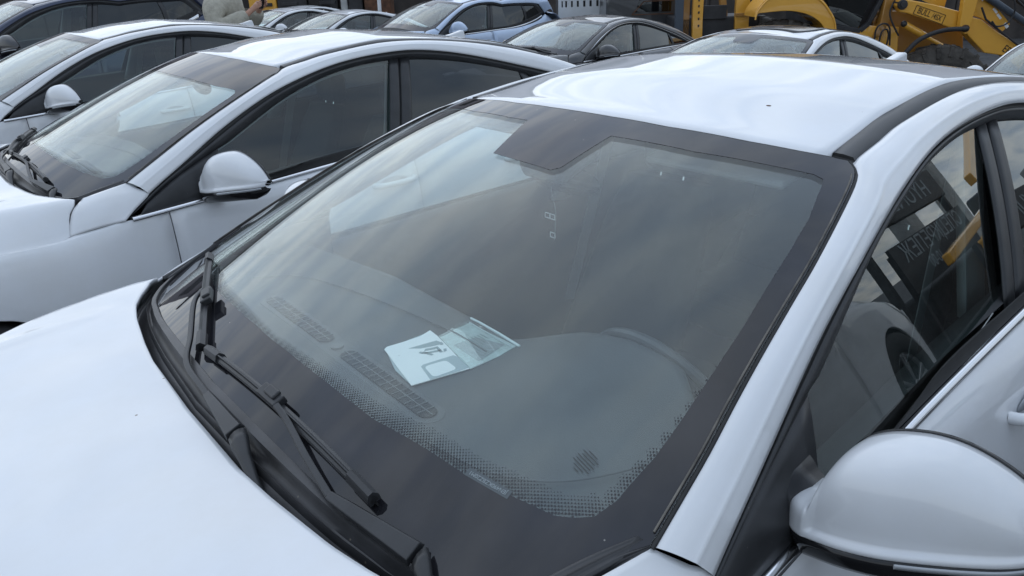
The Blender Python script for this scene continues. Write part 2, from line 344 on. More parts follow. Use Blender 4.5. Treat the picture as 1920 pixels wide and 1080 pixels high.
def body_prof(x, z, T):
    """half width of the lower body at height z, T top edge point"""
    Wm = itp(x, [-3.8, -3.5, -3.1, -2.6, .2, .55, .75, .88], [.70, .80, .88, .905, .905, .875, .80, .62])
    k = (T[2]-z)
    prof_x = np.array([0, .02, .06, .12, .22, .34, .48, .62, .75]); top = T[1]
    f = np.array([0, .30, .52, .70, .90, 1.0, .97, .92, .82])
    f = f if Wm > top else f*.6
    return top+(Wm-top)*np.interp(k, prof_x, f)-(.03 if False else 0)-max(0, k-.5)*.08
def topedge(x):
    if x > -.248: return HF.x(x)
    if x > -.43:
        t = (x+.43)/.182; return np.array([x, .887+(.838-.887)*t, .915+(.884-.915)*t])
    if x > -3.052: return BT.x(x)
    return np.array([x, itp(x, [-3.8, -3.5, -3.052], [.58, .66, .705]), itp(x, [-3.8, -3.4, -3.052], [.97, 1.03, 1.082])])
WHX = (.12, -2.72)
def zbot(x):
    z = .21
    for wx in WHX:
        d = x-wx
        if abs(d) < .355: z = max(z, .315+math.sqrt(max(.355**2-d*d, 0)))
    return z
def stations(a, b):
    xs = set(np.round(np.linspace(a, b, max(3, int(abs(b-a)/.06))), 4))
    for wx in WHX:
        for k in range(0, 19):
            q = round(wx+.3555*math.cos(PI*k/18), 4)
            if min(a, b) < q < max(a, b): xs.add(q)
    return sorted(xs, reverse=True)
def side_panel(name, a, b, m, parent, sg, lean=0.0):
    G = []
    for x0 in stations(a, b):
        colm = []
        zb = zbot(x0); T = topedge(x0)
        for s in np.r_[0, .015, .04, .08, .13, .19, .26, .34, .43, .52, .61, .70, .79, .87, .94, .98, 1]:
            z = T[2]+(zb-T[2])*s
            colm.append((x0, body_prof(x0, z, T), z))
        G.append(colm)
    return grid(name, G, m, parent, (0, 1, 0), .018, sg)

def wheel(parent, x, y):
    sg = 1 if y > 0 else -1
    w = empty('wheel', (0, 0, 0)); w.parent = parent
    w.location = tuple(WARP((x, y, .325)))
    R = .325*(WARP((0, 0, 1))[2])
    w.location.z = R
    bm = bmesh.new(); prof = [(.205, -.10), (.24, -.108), (.29, -.108), (.315, -.095), (.325, -.06), (.325, .06), (.315, .095), (.29, .108), (.24, .108), (.205, .10)]
    n = 40; k_ = R/.325
    vs = [[bm.verts.new((r*k_*math.cos(2*PI*i/n), h, r*k_*math.sin(2*PI*i/n))) for r, h in prof] for i in range(n)]
    for i in range(n):
        for j in range(len(prof)): bm.faces.new((vs[i][j], vs[i][(j+1) % len(prof)], vs[(i+1) % n][(j+1) % len(prof)], vs[(i+1) % n][j]))
    bmesh.ops.recalc_face_normals(bm, faces=bm.faces)
    me = bpy.data.meshes.new('tyre'); bm.to_mesh(me); bm.free(); link('tyre', me, 'rubber', w)
    b = MB(); f = sg*.07
    for k in range(24):
        a0, a1 = 2*PI*k/24, 2*PI*(k+1)/24
        b.bar((.2*k_*math.cos(a0), f, .2*k_*math.sin(a0)), (.2*k_*math.cos(a1), f, .2*k_*math.sin(a1)), .02, .05, (math.cos((a0+a1)/2), 0, math.sin((a0+a1)/2)))
    for k in range(5):
        a = 2*PI*k/5+.3
        for da in (-.13, .13):
            b.bar((.03*math.cos(a), f, .03*math.sin(a)), (.2*k_*math.cos(a+da), f+sg*.01, .2*k_*math.sin(a+da)), .018, .028, (-math.sin(a), 0, math.cos(a)))
    b.cyl((0, f-sg*.03, 0), (0, f+sg*.02, 0), .05, n=20)
    b.build('rim', 'silver_rim', w, bevel=.004, warp=False)
    b = MB(); b.cyl((0, -sg*.05, 0), (0, sg*.0, 0), .2*k_, n=24); b.build('brake_disc', 'steel_dark', w, warp=False)
    return w

def frit_parts(parent, wide_top=False, notch=True):
    """black printed band on the inside of the screen (3 mm below the outer face) and its dot screen"""
    # inner boundary in (x, y) measured on the screen; clockwise from top centre, left (driver) half
    yl = [.0, .10, .17, .364, .513, .581, .602, .610, .620, .645, .667, .685, .702, .716, .731, .738, .738, .739, .731, .712, .69, .637, .557, .461, .361, .27, .149, 0]
    xl = [-1.036, -1.036, -1.040, -1.072, -1.117, -1.140, -1.138, -1.123, -1.095, -1.032, -.946, -.863, -.788, -.709, -.617, -.559, -.510, -.486, -.453, -.434, -.419, -.401, -.375, -.358, -.337, -.33, -.323, -.319]
    if wide_top:
        xl[:7] = [-.90, -.90, -.905, -.93, -.96, -.985, -1.0]; xl[7] = -.99; yl[6:8] = [.628, .65]; xl[8] = -.97; yl[8] = .66; xl[9] = -.955; yl[9] = .665
        xl[10] = -.92; yl[10] = .672
    pts = list(zip(xl, yl)); inner = [p for p in pts] + [(x, -y) for x, y in pts[-2:0:-1]]
    if notch:
        # camera window notch, slightly to the driver's side
        nt_ = [(-1.036, -.098), (-.892, -.045), (-.889, .02), (-.889, .151), (-.905, .166), (-1.040, .172)]
        inner = nt_ + pts[3:] + [(x, -y) for x, y in pts[-2:1:-1]]
    inner = inner[::-1] if False else inner
    # outer boundary
    bm = bmesh.new()
    outer = []
    for t in np.linspace(0, 1, 60): p = WSS(t); outer.append((p[0], p[1]))
    bot = [(_bt(t)[0], _bt(t)[1]) for t in np.linspace(1, -1, 61)] if False else None
    side = outer                                                  # corner -> top on the left
    top = [windshield_pt(u, 1) for u in np.linspace(1, -1, 41)]; top = [(p[0], p[1]) for p in top][1:-1]
    right = [(x, -y) for x, y in side[::-1]]
    bottom = [(b[0], b[1]*s) for s, rng in ((-1, np.linspace(1, 0, 40)), (1, np.linspace(0, 1, 40)[1:])) for b in [_bt(t) for t in rng]][1:-1]
    outp = side+top+right+bottom
    inn = []
    for i in range(len(inner)):
        a, b_ = np.array(inner[i]), np.array(inner[(i+1) % len(inner)])
        n = max(1, int(np.linalg.norm(b_-a)/.02))
        for k in range(n): inn.append(tuple(a+(b_-a)*k/n))
    ev = []
    for loop in (outp, inn):
        vs = [bm.verts.new((x, y, 0)) for x, y in loop]
        for i in range(len(vs)): ev.append(bm.edges.new((vs[i], vs[(i+1) % len(vs)])))
    bmesh.ops.triangle_fill(bm, use_beauty=True, edges=ev)
    bmesh.ops.subdivide_edges(bm, edges=[e for e in bm.edges if e.calc_length() > .06], cuts=3, use_grid_fill=False)
    bmesh.ops.triangulate(bm, faces=bm.faces)
    for v in bm.verts: v.co.z = gz(v.co.x, v.co.y)+.0006
    for v in bm.verts: v.co = Vector(WARP(v.co))
    me = bpy.data.meshes.new('frit_band'); bm.to_mesh(me); bm.free()
    link('frit_band', me, 'frit', parent)
    # dots along the lower and side edges
    I = np.array(inn); vs = []; fs = []; p0 = .0035
    def band(x, y):
        # width of the dot band at the nearest inner boundary point
        d = np.hypot(I[:, 0]-x, I[:, 1]-y); i = d.argmin(); bx = I[i, 0]
        ay = abs(I[i, 1])
        if bx > -.47: wd = .030 if ay > .5 else .030-.018*(1-ay/.5)
        elif bx > -.74: wd = .022*max(0, (bx+.75)/.30)
        else: wd = 0
        return d[i], wd
    from math import sqrt
    inside = lambda x, y: _inside(I, x, y)
    yy = np.arange(-.745, .745, p0)
    for j, y in enumerate(yy):
        for i, x in enumerate(np.arange(-1.1, -.30, p0*2*.8)):
            x = x+(p0*.8 if j % 2 else 0)
            if abs(y) < .60 and x < -.50: continue
            dd, wd = band(x, y)
            if wd <= 0 or dd > wd: continue
            if not inside(x, y): continue
            r = p0*.62*(1-.62*dd/wd)
            k0 = len(vs)
            for q in range(6): vs.append((x+r*math.cos(PI*q/3), y+r*math.sin(PI*q/3), 0))
            fs.append(tuple(range(k0, k0+6)))
    vs = [(x, y, gz(x, y)+.0006) for x, y, _ in vs]
    o = pyd('frit_dots', vs, fs, 'frit', parent, False, out=(.4, 0, 1)); o['kind'] = 'stuff'
def _inside(I, x, y):
    c = False; n = len(I); xs, ys = I[:, 0], I[:, 1]; xj, yj = np.roll(xs, 1), np.roll(ys, 1)
    m = ((ys > y) != (yj > y)) & (x < (xj-xs)*(y-ys)/(yj-ys+1e-12)+xs)
    return bool(m.sum() % 2)

def mirror(car, sg):
    root = empty('side_mirror'); root.parent = car
    def P(x, y, z): return (x, y*sg, z)
    # shell: sections along y (y, top, bottom, rear rim x, front x), interpolated smoothly
    K = np.array([(.8495, 1.003, .994, -.772, -.730), (.851, 1.014, .989, -.773, -.716), (.856, 1.023, .984, -.774, -.705), (.866, 1.027, .982, -.775, -.698), (.878, 1.028, .982, -.776, -.6945), (.884, 1.034, .983, -.778, -.694), (.888, 1.066, .984, -.781, -.694), (.894, 1.090, .985, -.785, -.694), (.908, 1.110, .987, -.790, -.695), (.928, 1.124, .990, -.798, -.697), (.952, 1.132, .994, -.808, -.702),
                  (.980, 1.136, .999, -.818, -.711), (1.008, 1.133, 1.004, -.829, -.725), (1.036, 1.123, 1.009, -.840, -.741), (1.065, 1.107, 1.014, -.851, -.760), (1.092, 1.086, 1.018, -.861, -.782), (1.112, 1.064, 1.021, -.868, -.806), (1.124, 1.044, 1.023, -.873, -.832), (1.129, 1.030, 1.024, -.875, -.856)])
    D = np.hstack([crs(K[:, :3], 5), crs(K[:, [0, 3, 4]], 5)[:, 1:]])
    ys, top, bot, xr, xf = D.T
    G = []
    for y, t, b, r_, f_ in D:
        ring = []
        body = max(0, min(1, (y-.880)/.014)); body = body*body*(3-2*body)      # collar -> housing
        fb = f_-.0085*body; d = fb-r_; zb0 = b+.014; h = max(.004, t-zb0)
        for k in range(33):
            a = PI/2*k/32                     # rear top edge round to the upright front wall
            ring.append((r_+d*math.sin(a)**(.66*body+.25*(1-body)), y, zb0+h*math.cos(a)**(.68*body+.45*(1-body))))
        q = f_-fb
        ring += [(fb+q*.10, y, b+.0115), (fb+q*.35, y, b+.0090), (fb+q*.72, y, b+.0070), (fb+q*.95, y, b+.0045), (f_+.0004, y, b+.001), (f_-.0008, y, b-.0025), (f_-.004, y, b-.0045), (f_-.012, y, b-.005)]
        G.append(ring)
    G = np.array(G)
    grid('mirror_cover', G, 'white_paint', root, (1, .3, .3), .003, sg)
    ring = G[0]; pyd('mirror_cover_end', [(x, y*sg, z) for x, y, z in ring], [tuple(range(len(ring)))], 'white_paint', root, True, out=(0, -sg, 0))
    low = []
    for y, b, r_, f_ in zip(ys[8:], bot[8:], xr[8:], xf[8:]):
        d = f_-r_; yy = y; kk = math.sqrt(max(0, min(1, (1.130-y)/.03)))*min(1, (y-.86)/.03+.35)
        low.append([(r_, yy, b+.003), (f_-.02, yy, b-.002), (f_-.0012, yy, b-.0048), (f_-.0008, yy, b-.004-.012*kk), (f_-.005, yy, b-.006-.024*kk), (f_-.016, yy, b-.008-.034*kk), ((r_+f_)/2, yy, b-.010-.038*kk), (r_, yy, b-.008-.030*kk)])
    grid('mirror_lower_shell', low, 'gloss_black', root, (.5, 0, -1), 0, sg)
    # rear rim, black bezel and the mirror glass
    rim = []
    for y, t, b, r_ in zip(ys[26:], top[26:], bot[26:], xr[26:]):
        rim.append([(r_-.000, y, t+.0015), (r_-.008, y, t+.0005), (r_-.010, y, t-.004)])
    grid('bezel', rim, 'gloss_black', root, (-.3, 0, 1), .002, sg)
    gl = [[(r_-.004, y, b+.004+(t-b-.008)*k/8) for k in range(9)] for y, t, b, r_ in zip(ys[26:], top[26:], bot[26:], xr[26:])]
    grid('mirror_glass', gl, 'chrome', root, (-1, 0, 0), 0, sg)
    # turn signal lamp low on the front
    ts = []
    for y, b, r_, f_ in zip(ys[58:-3], bot[58:-3], xr[58:-3], xf[58:-3]):
        ts.append([(f_+.0012, y, b-.0058), (f_+.0025, y, b-.009), (f_+.001, y, b-.014)])
    grid('turn_signal', ts, 'lamp_lens', root, (1, 0, 0), .002, sg)
    # black foot that carries the housing
    ft = []
    FK = np.array([(.775, 1.070, .960, -.585, -.78), (.800, 1.066, .952, -.612, -.78), (.822, 1.056, .950, -.648, -.78), (.840, 1.044, .954, -.682, -.78), (.852, 1.032, .960, -.704, -.78), (.870, 1.02, .966, -.712, -.78)])
    FD = np.hstack([crs(FK[:, :3], 4), crs(FK[:, [0, 3, 4]], 4)[:, 1:]])
    for y, zt, zb_, xa, xb in FD:
        ft.append([(xb, y, zb_), (xb, y, zt), ((xa+xb)/2, y, zt+.002), (xa-.008, y, zt-.006), (xa, y, zt-.02), (xa+.003, y, (zt+zb_)/2), (xa, y, zb_+.012), (xa-.015, y, zb_)])
    grid('mirror_foot', ft, 'foot_plastic', root, None, 0, sg, closed=True, caps=True)
    for o in children(root):          # final size and place of the mirror on the door
        o.data.transform(Matrix.Translation((-.003, -.0354*sg, -.0458)) @ Matrix.Scale(1.027, 4))
    return root

def wiper(car, blade, adapter, arm, pivot):
    root = empty('wiper'); root.parent = car
    def on(p, h): return (p[0], p[1], gz(p[0], p[1])+h)
    nrm = (.42, 0, .9)
    a, b = blade
    n = 20; pts = [(a[0]+(b[0]-a[0])*k/n, a[1]+(b[1]-a[1])*k/n) for k in range(n+1)]
    dv_ = Vector((b[0]-a[0], b[1]-a[1], gz(*b)-gz(*a))).normalized(); upv = Vector(nrm).normalized(); sv_ = upv.cross(dv_).normalized()
    def loft(nm, prof, mt, pp, scale=None):
        R = []
        for i, p in enumerate(pp):
            c = Vector(on(p, 0)); k = scale(i/(len(pp)-1)) if scale else 1
            R.append([tuple(c+sv_*x*k+upv*h) for x, h in prof])
        o = grid(nm, R, mt, root, None, 0, 1, closed=True, caps=True); return sharp(o, 30)
    loft('rubber_lip', [(-.0012, .001), (.0012, .001), (.0018, .012), (-.0018, .012)], 'rubber', pts)
    tp = lambda t: .72+.28*min(1, min(t, 1-t)*9)
    loft('blade', [(-.0075, .011), (.0075, .011), (.0085, .015), (.006, .0185), (.0035, .020), (.0015, .0265), (-.0005, .0265), (-.002, .020), (-.006, .0185), (-.0085, .015)], 'black_plastic', pts, tp)
    for e in (pts[:3], pts[-3:]): loft('blade_cap', [(-.0095, .009), (.0095, .009), (.0105, .018), (.005, .0275), (-.003, .0275), (-.0105, .018)], 'gloss_black' if False else 'black_plastic', e)
    B = MB(); d = ((b[0]-a[0]), (b[1]-a[1])); L = math.hypot(*d); d = (d[0]/L, d[1]/L)
    B.bar(on((adapter[0]-d[0]*.032, adapter[1]-d[1]*.032), .024), on((adapter[0]+d[0]*.032, adapter[1]+d[1]*.032), .024), .024, .016, nrm)
    B.bar(on((adapter[0]-d[0]*.012, adapter[1]-d[1]*.012), .034), on((adapter[0]+d[0]*.022, adapter[1]+d[1]*.022), .034), .018, .008, nrm)
    B.build('blade_adapter', 'black_plastic', root, bevel=.003)
    # thin hooked rod then the broad channel of the arm
    rod = crs(arm[:-1], 6); R = []
    for i, c in enumerate(rod):
        dd = Vector(rod[min(i+1, len(rod)-1)]-rod[max(i-1, 0)]).normalized(); ss = Vector(nrm).normalized().cross(dd).normalized(); uu = dd.cross(ss)
        R.append([tuple(Vector(c)+ss*x+uu*h) for x, h in ((-.0055, -.003), (.0055, -.003), (.0055, .002), (.0035, .0035), (-.0035, .0035), (-.0055, .002))])
    sharp(grid('arm_rod', R, 'black_plastic', root, None, 0, 1, closed=True, caps=True), 30)
    p, q = Vector(arm[-2]), Vector(arm[-1]); d = (q-p).normalized(); up = Vector(nrm).normalized(); s = up.cross(d).normalized()
    vs = []; W_ = [(0, .008, .004), (.25, .011, .007), (.7, .015, .010), (1, .018, .012)]
    for t, wd, h in W_:
        c = p.lerp(q, t)
        vs += [c+s*wd, c+s*wd*.75+up*h, c-s*wd*.75+up*h, c-s*wd]
    fs = []
    for k in range(3):
        for j in range(3): fs.append((k*4+j, k*4+j+1, k*4+j+5, k*4+j+4))
        fs.append((k*4+3, k*4, k*4+4, k*4+7))
    fs += [(0, 1, 2, 3), (15, 14, 13, 12)]
    o = pyd('wiper_arm', [tuple(v) for v in vs], fs, 'black_plastic', root, False, 0, .0015); fixn(o)
    # knuckle and spindle cap, swelling and bending down to the spindle
    pv = Vector(pivot); q2 = q+d*.006; mid = q2.lerp(pv, .5)+up*.012
    rings = []
    for t, wd, h in ((0, .0165, .011), (.12, .0165, .012), (.35, .011, .010), (.65, .0085, .009), (.88, .0095, .009), (1, .012, .006)):
        c = q2*(1-t)**2+mid*2*t*(1-t)+pv*t*t
        rings.append([tuple(c+s*wd*math.cos(2*PI*j/12)+up*h*max(-.3, math.sin(2*PI*j/12))) for j in range(12)])
    grid('arm_knuckle', rings, 'black_plastic', root, None, 0, 1, closed=True, caps=True)
    return root

def build_car(name, full=True, wide_top=False):
    car = empty(name)
    for sg in (1, -1):
        # ---- side frame: pillar and roof rail between screen/ditch and door opening
        NT = 90; tU0, tL0 = 0, C6.tx(-.535)
        # pair the two curves by position so the sections stay square to the pillar
        G = []
        Ut = np.linspace(0, 1, NT); Lt = tL0+(1-tL0)*Ut**1.0
        for a, b in zip(Ut, Lt):
            U, Lw = UFR(a), C6(b); colm = []
            for s in sorted(set(list(np.linspace(0, 1, 13))+[.56, .60, .64, .68])):
                p = U+(Lw-U)*s
                h = .018*(1-(2*s-1)**2)+.0022*max(0, 1-abs(s-.62)/.07)*min(1, (1-a)*2)+.012*math.exp(-((s-.0)/.10)**2)*0
                p = p+np.array([.15, .62, .62])*h
                if s == 0: p = U+np.array([0, -.004, -.008])
                colm.append(p)
            colm.append(Lw+np.array([0, -.012, -.001]))
            G.append(colm)
        grid('side_frame', G, 'white_paint', car, (0, 1, .6), .0, sg)
        # ---- door-opening seal (dark) and satin frame strip
        xs = np.linspace(0, 1, 80); G = []; G2 = []
        for t in xs:
            A, B = C6(t), C7(max(0, t)); n = np.array([0, .85, .5])
            G.append([A+n*-.010+np.array([0, 0, .012]), A-n*.012, A+(B-A)*.22-n*.010, A+(B-A)*.27-n*.003])
            G2.append([A+(B-A)*.27-n*.003, A+(B-A)*.34+n*.003, A+(B-A)*.6+n*.004, A+(B-A)*.92+n*.0, B-n*.006, B-n*.012])
        grid('opening_seal', G, 'seal_rubber', car, (0, 1, .4), 0, sg)
        grid('window_frame', G2, 'black_plastic', car, (0, 1, .4), 0, sg)
        # ---- ditch molding
        G = []
        DI = Cv([(-1.237, .556, 1.372), (-1.34, .545, 1.392), (-1.477, .530, 1.414), (-1.767, .517, 1.441), (-2.111, .52, 1.419), (-2.459, .54, 1.372), (-2.7, .56, 1.315)])
        for t in np.linspace(0, 1, 50):
            p = DI(t); q = UFR(UFR.tx(min(p[0], -1.236))); q = np.array([p[0]*.4+q[0]*.6, q[1], q[2]])
            G.append([p+(q-p)*s+np.array([0, 0, z]) for s, z in ((-.02, -.02), (0, -.006), (.08, -.0005), (.5, .0008), (.92, -.0005), (1.0, -.006), (1.02, -.012))])
        grid('roof_molding', G, 'black_plastic', car, (0, 0, 1), 0, sg)
        pe = G[0]; ob = pyd('molding_end', [(a[0], a[1]*sg, a[2]) for a in pe]+[(pe[0][0]+.012, pe[0][1]*sg, pe[0][2]-.012), (pe[-1][0]+.012, pe[-1][1]*sg, pe[-1][2]-.012)], [tuple(range(len(pe)))+(len(pe)+1, len(pe))], 'rubber', car, False)
        # ---- lower body panels
        xf_, xd, xm, xr_ = .70, -.589, -1.70, -2.62
        side_panel('fender', .74, xd+.0025, 'white_paint', car, sg)
        fd = side_panel('front_door', xd-.0025, xm+.0025, 'white_paint', car, sg)
        rd = side_panel('rear_door', xm-.0025, -2.42, 'white_paint', car, sg)
        side_panel('quarter_panel', -2.425, -3.72, 'white_paint', car, sg)
        # ---- fender top patch
        P1, WB = np.array(HF(0)), np.array([-.476, .806, 1.037]); e1 = Cv([P1, (-.40, .786, 1.017), WB])
        e2 = Cv([WB+(0, .003, -.002), (-.510, .842, 1.012), C6.x(-.535), C6.x(-.47), (-.43, .887, .915)])
        e3 = Cv([(-.248, .838, .884), (-.33, .862, .900), (-.43, .887, .915)]); e0 = Cv([P1, (-.285, .79, .965), (-.262, .812, .925), (-.248, .838, .884)])
        G = []
        for u in np.linspace(0, 1, 18):          # u: P1->WB ; v: P1->HFc
            row = []
            for v in np.linspace(0, 1, 18):
                a, b = e1(u), e3(u); c, d = e0(v), e2(v)
                p = (1-v)*a+v*b+(1-u)*c+u*d-((1-u)*(1-v)*e1(0)+u*(1-v)*e1(1)+(1-u)*v*e3(0)+u*v*e3(1))
                p = p+np.array([.2, .55, .6])*.018*(4*u*(1-u))*(4*v*(1-v))
                row.append(p)
            G.append(row)
        grid('fender_top', G, 'white_paint', car, (0, 1, 1), .006, sg)
        # ---- glass in the doors
        def pane(nm, xa_t, xb_t, xa_b, xb_b, m):
            G = []
            PA = np.array([C7.x(x) for x in np.linspace(xa_t, xb_t, 20)]); PB = np.array([GB.x(x) for x in np.linspace(xa_b, xb_b, 20)])
            za_, zb_ = np.polyfit(PA[:, 0], PA[:, 2], 3), np.polyfit(PB[:, 0], PB[:, 2], 2); P = np.vstack([PA, PB])
            yf = np.linalg.lstsq(np.c_[np.ones(40), P[:, 0], P[:, 2], P[:, 0]*.25*P[:, 0]], P[:, 1], rcond=None)[0]
            ysurf = lambda x, z: yf[0]+yf[1]*x+yf[2]*z+yf[3]*.25*x*x-.007+.09*(z-1.0)*(1.33-z)
            for t in np.linspace(0, 1, 24):
                x1, x2 = xa_t+(xb_t-xa_t)*t, xa_b+(xb_b-xa_b)*t
                A = np.array([x1, 0, np.polyval(za_, x1)+.006]); B = np.array([x2, 0, np.polyval(zb_, x2)-.014])
                G.append([(q[0], ysurf(q[0], q[2]), q[2]) for q in [A+(B-A)*s for s in np.linspace(0, 1, 12)]])
            return grid(nm, G, m, car, (0, 1, 0), 0, sg)
        pane('door_window', -.80, -1.760, -.79, -1.625, 'door_glass')
        pane('rear_door_window', -1.87, -2.52, -1.74, -2.56, 'privacy_glass')
        pane('quarter_window', -2.56, -2.91, -2.60, -2.92, 'privacy_glass')
        def post(nm, xt0, xt1, xb0, xb1, m, off):
            G = []
            for t in np.linspace(0, 1, 6):
                A = C7.x(xt0+(xt1-xt0)*t)+np.array([0, 0, .004]); B = GB.x(xb0+(xb1-xb0)*t)+np.array([0, 0, -.016])
                G.append([A+(B-A)*s+np.array([0, .85, .4])*(.012*4*s*(1-s)+off-(.004 if t in (0., 1.) else 0)) for s in np.linspace(0, 1, 10)])
            return grid(nm, G, m, car, (0, 1, 0), .004, sg)
        post('pillar_cover', -1.755, -1.812, -1.617, -1.678, 'black_plastic', .002)
        post('pillar_cover', -1.816, -1.872, -1.682, -1.745, 'black_plastic', .002)
        post('pillar_cover', -2.515, -2.565, -2.555, -2.605, 'black_plastic', .002)
        # sail triangle behind the A pillar
        T0, T1 = (-.452, .884, .922), C7.x(-.838)
        G = []
        for t in np.linspace(0, 1, 12):
            x = -.45-(.838-.45)*t; A = C7.x(min(x, -.5)); A = np.array([x, A[1], A[2]]) if x < -.5 else np.array([x, .880, .925]); xb = -.45-(.808-.45)*t; B = BT.x(min(xb, -.432))+np.array([0, -.002, .004])
            G.append([A+(B-A)*s+np.array([0, .8, .4])*.006*4*s*(1-s) for s in np.linspace(0, 1, 6)])
        grid('sail_panel', G, 'black_plastic', car, (0, 1, 0), .006, sg)
        # belt: inner rubber and bright molding
        G = []; G2 = []
        for x in np.linspace(-.455, -2.95, 60):
            b = BT.x(x); g_ = GB.x(x-.01) if x < -.75 else b+np.array([0, -.014, .010])
            if x < -.62:
                G.append([g_+np.array([0, .004, .004]), g_+np.array([0, .006, .010]), g_+(b-g_)*.35+np.array([0, 0, .012]), b+np.array([0, -.003, .010])])
            G2.append([b+np.array([0, -.004, .008]), b+np.array([0, .004, .011]), b+np.array([0, .011, .007]), b+np.array([0, .014, -.001]), b+np.array([0, .010, -.006])])
        grid('belt_seal', G, 'rubber', car, (0, .5, 1), 0, sg)
        grid('belt_molding', G2, 'chrome', car, (0, 1, 1), 0, sg)
        # door handles
        for dr, x in ((fd, -1.57), (rd, -2.32)):
            T = topedge(x); z = .845; y = body_prof(x, z, T)
            b = MB(); hp_ = crs([(x+.105, (y-.006)*sg, z), (x+.09, (y+.020)*sg, z), (x+.045, (y+.034)*sg, z+.002), (x-.045, (y+.034)*sg, z+.004), (x-.09, (y+.020)*sg, z+.005), (x-.105, (y-.006)*sg, z+.005)], 5); b.tube([tuple(p) for p in hp_], [.0135]*len(hp_), 12)
            b.build('door_handle', 'white_paint', dr, True)
            b = MB(); b.sph((x, (y-.001)*sg, z+.003), 1, (.072, .003, .026)); b.build('handle_recess', 'recess_shade', dr, True)
        # lamps
        G = []
        for x in np.linspace(.44, .735, 12):
            T = topedge(x); row = []
            for q in np.linspace(0, 1, 6):
                z = T[2]-.004-(.035+.10*itp(x, [.44, .6], [.0, 1]))*q; row.append((x, body_prof(x, z, T)+.003, z))
            G.append(row)
        grid('headlight', G, 'lamp_lens', car, (.3, 1, 0), .01, sg)
        G = []
        for a in np.linspace(0, 1, 12):
            x = -3.45-.36*a; y = .84-.42*a**2.2
            G.append([(x-.012*s, y+.012, .98-.14*s) for s in np.linspace(0, 1, 4)])
        grid('taillight', G, 'lamp_red', car, (-1, 1, 0), .03, sg)
        mirror(car, sg)
        for wx in WHX: wheel(car, wx, sg*.785)
        # inner arch liners keep the openings dark
        for wx in WHX:
            G = [[(wx+.372*math.cos(PI*k/16), y, .33+.372*math.sin(PI*k/16)) for y in (.55, .875)] for k in range(17)]
            grid('arch_liner', G, 'black_plastic', car, None, 0, sg)
    # ---- hood
    NU, NV = 81, 44; G = []
    zc = smooth_table([-.36, -.15, .05, .25, .5, .7, .9], [1.002, 1.0, .985, .955, .895, .825, .735])
    tH = HF.tx(-.248)
    for j in range(NV):
        v = (j/(NV-1))**1.3
        colm = []
        for i in range(NU):
            u = -1+2*i/(NU-1); a = 1-(1-abs(u))**1.35; yr = a*.838
            if yr <= .765: x0 = HRp(yr)[0]
            else: x0 = HF(((yr-.765)/.073)*tH)[0]
            e = HF(tH+(1-tH)*v); x1 = .88-.16*a**2.5
            w1 = a**14
            x = (x0+(x1-x0)*v)*(1-w1)+e[0]*w1
            y = e[1]*a
            ye = e[1]; ze = e[2]
            zcn = np.interp(x, *zc)
            y0 = ye*itp(x, [-.33, -.20, .0, .4, .9], [.905, .875, .82, .62, .35])
            f = max(0, (y-y0)/(ye-y0+1e-6))**itp(x, [-.33, .0, .4], [1.35, 1.5, 1.8])
            z = zcn-.004*a*a-(zcn-ze)*min(1, f)+.006*max(0, 1-abs(y-.60-.03*x)/.035)*itp(x, [-.19, .05], [0, 1])
            if a > .9999: x, y, z = e[0], e[1], e[2]
            colm.append((x, math.copysign(y, u), z))
        G.append(colm)
    # rounded hem along the rear edge
    hem = [(x-.002, y, z-.003) for x, y, z in G[0]]; hem2 = [(x-.001, y, z-.012) for x, y, z in G[0]]; hem3 = [(x+.02, y, z-.014) for x, y, z in G[0]]
    grid('hood', [hem3, hem2, hem]+G, 'white_paint', car, (0, 0, 1), .0)
    # ---- roof
    G = []
    for v in np.linspace(0, 1, 40):
        row = []
        for u in np.linspace(-1, 1, 41):
            a = abs(u); f = windshield_pt(a*.93, 1.0); x0 = f[0]-.006
            x = x0+(-2.62-x0-.06*(1-a*a))*v
            e = UFR.x(min(x, -1.236)); yi = np.interp(-x, [1.2, 1.34, 1.477, 1.767, 2.111, 2.459, 2.8], [.562, .546, .531, .518, .521, .541, .57])
            zi = np.interp(-x, [1.2, 1.34, 1.477, 1.767, 2.111, 2.459, 2.8], [1.367, 1.394, 1.4155, 1.4425, 1.4205, 1.3735, 1.290])
            crown = .040-.022*v
            z = zi+crown*(1-a**2.2)
            if v == 0: z = gz(f[0], f[1])-.002
            elif v < .18: z = z*(v/.18)**.7+(gz(f[0], f[1])+.020*(v/.18)**.7)*(1-(v/.18)**.7)
            row.append((x, math.copysign(a*yi if a < 1 else yi, u), z))
        G.append(row)
    G = np.array(G)
    lead = G[0].copy(); lead[:, 0] += .004; lead[:, 2] -= .012
    G = np.concatenate([lead[None], G])
    e = G[:, -1].copy(); e[:, 2] -= .012; e2 = G[:, 0].copy(); e2[:, 2] -= .012
    G = np.concatenate([e2[:, None], G, e[:, None]], 1)
    grid('roof', G, 'white_paint', car, (0, 0, 1), 0)
    # shark fin
    if full:
        pr_ = [(-2.45, 1.385), (-2.52, 1.395), (-2.60, 1.412), (-2.615, 1.411), (-2.635, 1.335), (-2.45, 1.345)]
        b = MB(); b.prism([(x, z) for x, z in pr_], 1, -.016, .016); b.build('antenna_fin', 'white_paint', car, bevel=.007, seg=3)
    # ---- rear window, deck, fascias
    G = []
    for v in np.linspace(0, 1, 14):
        x = -2.63-.62*v; y = .555+.06*v; z = 1.335-.275*v-.0*v
        G.append([(x-.05*(1-u*u)*.6, u*y, z+.028*(1-u*u)) for u in np.linspace(-1, 1, 15)])
    grid('rear_window', G, 'privacy_glass', car, (-.4, 0, 1), .004)
    G = []
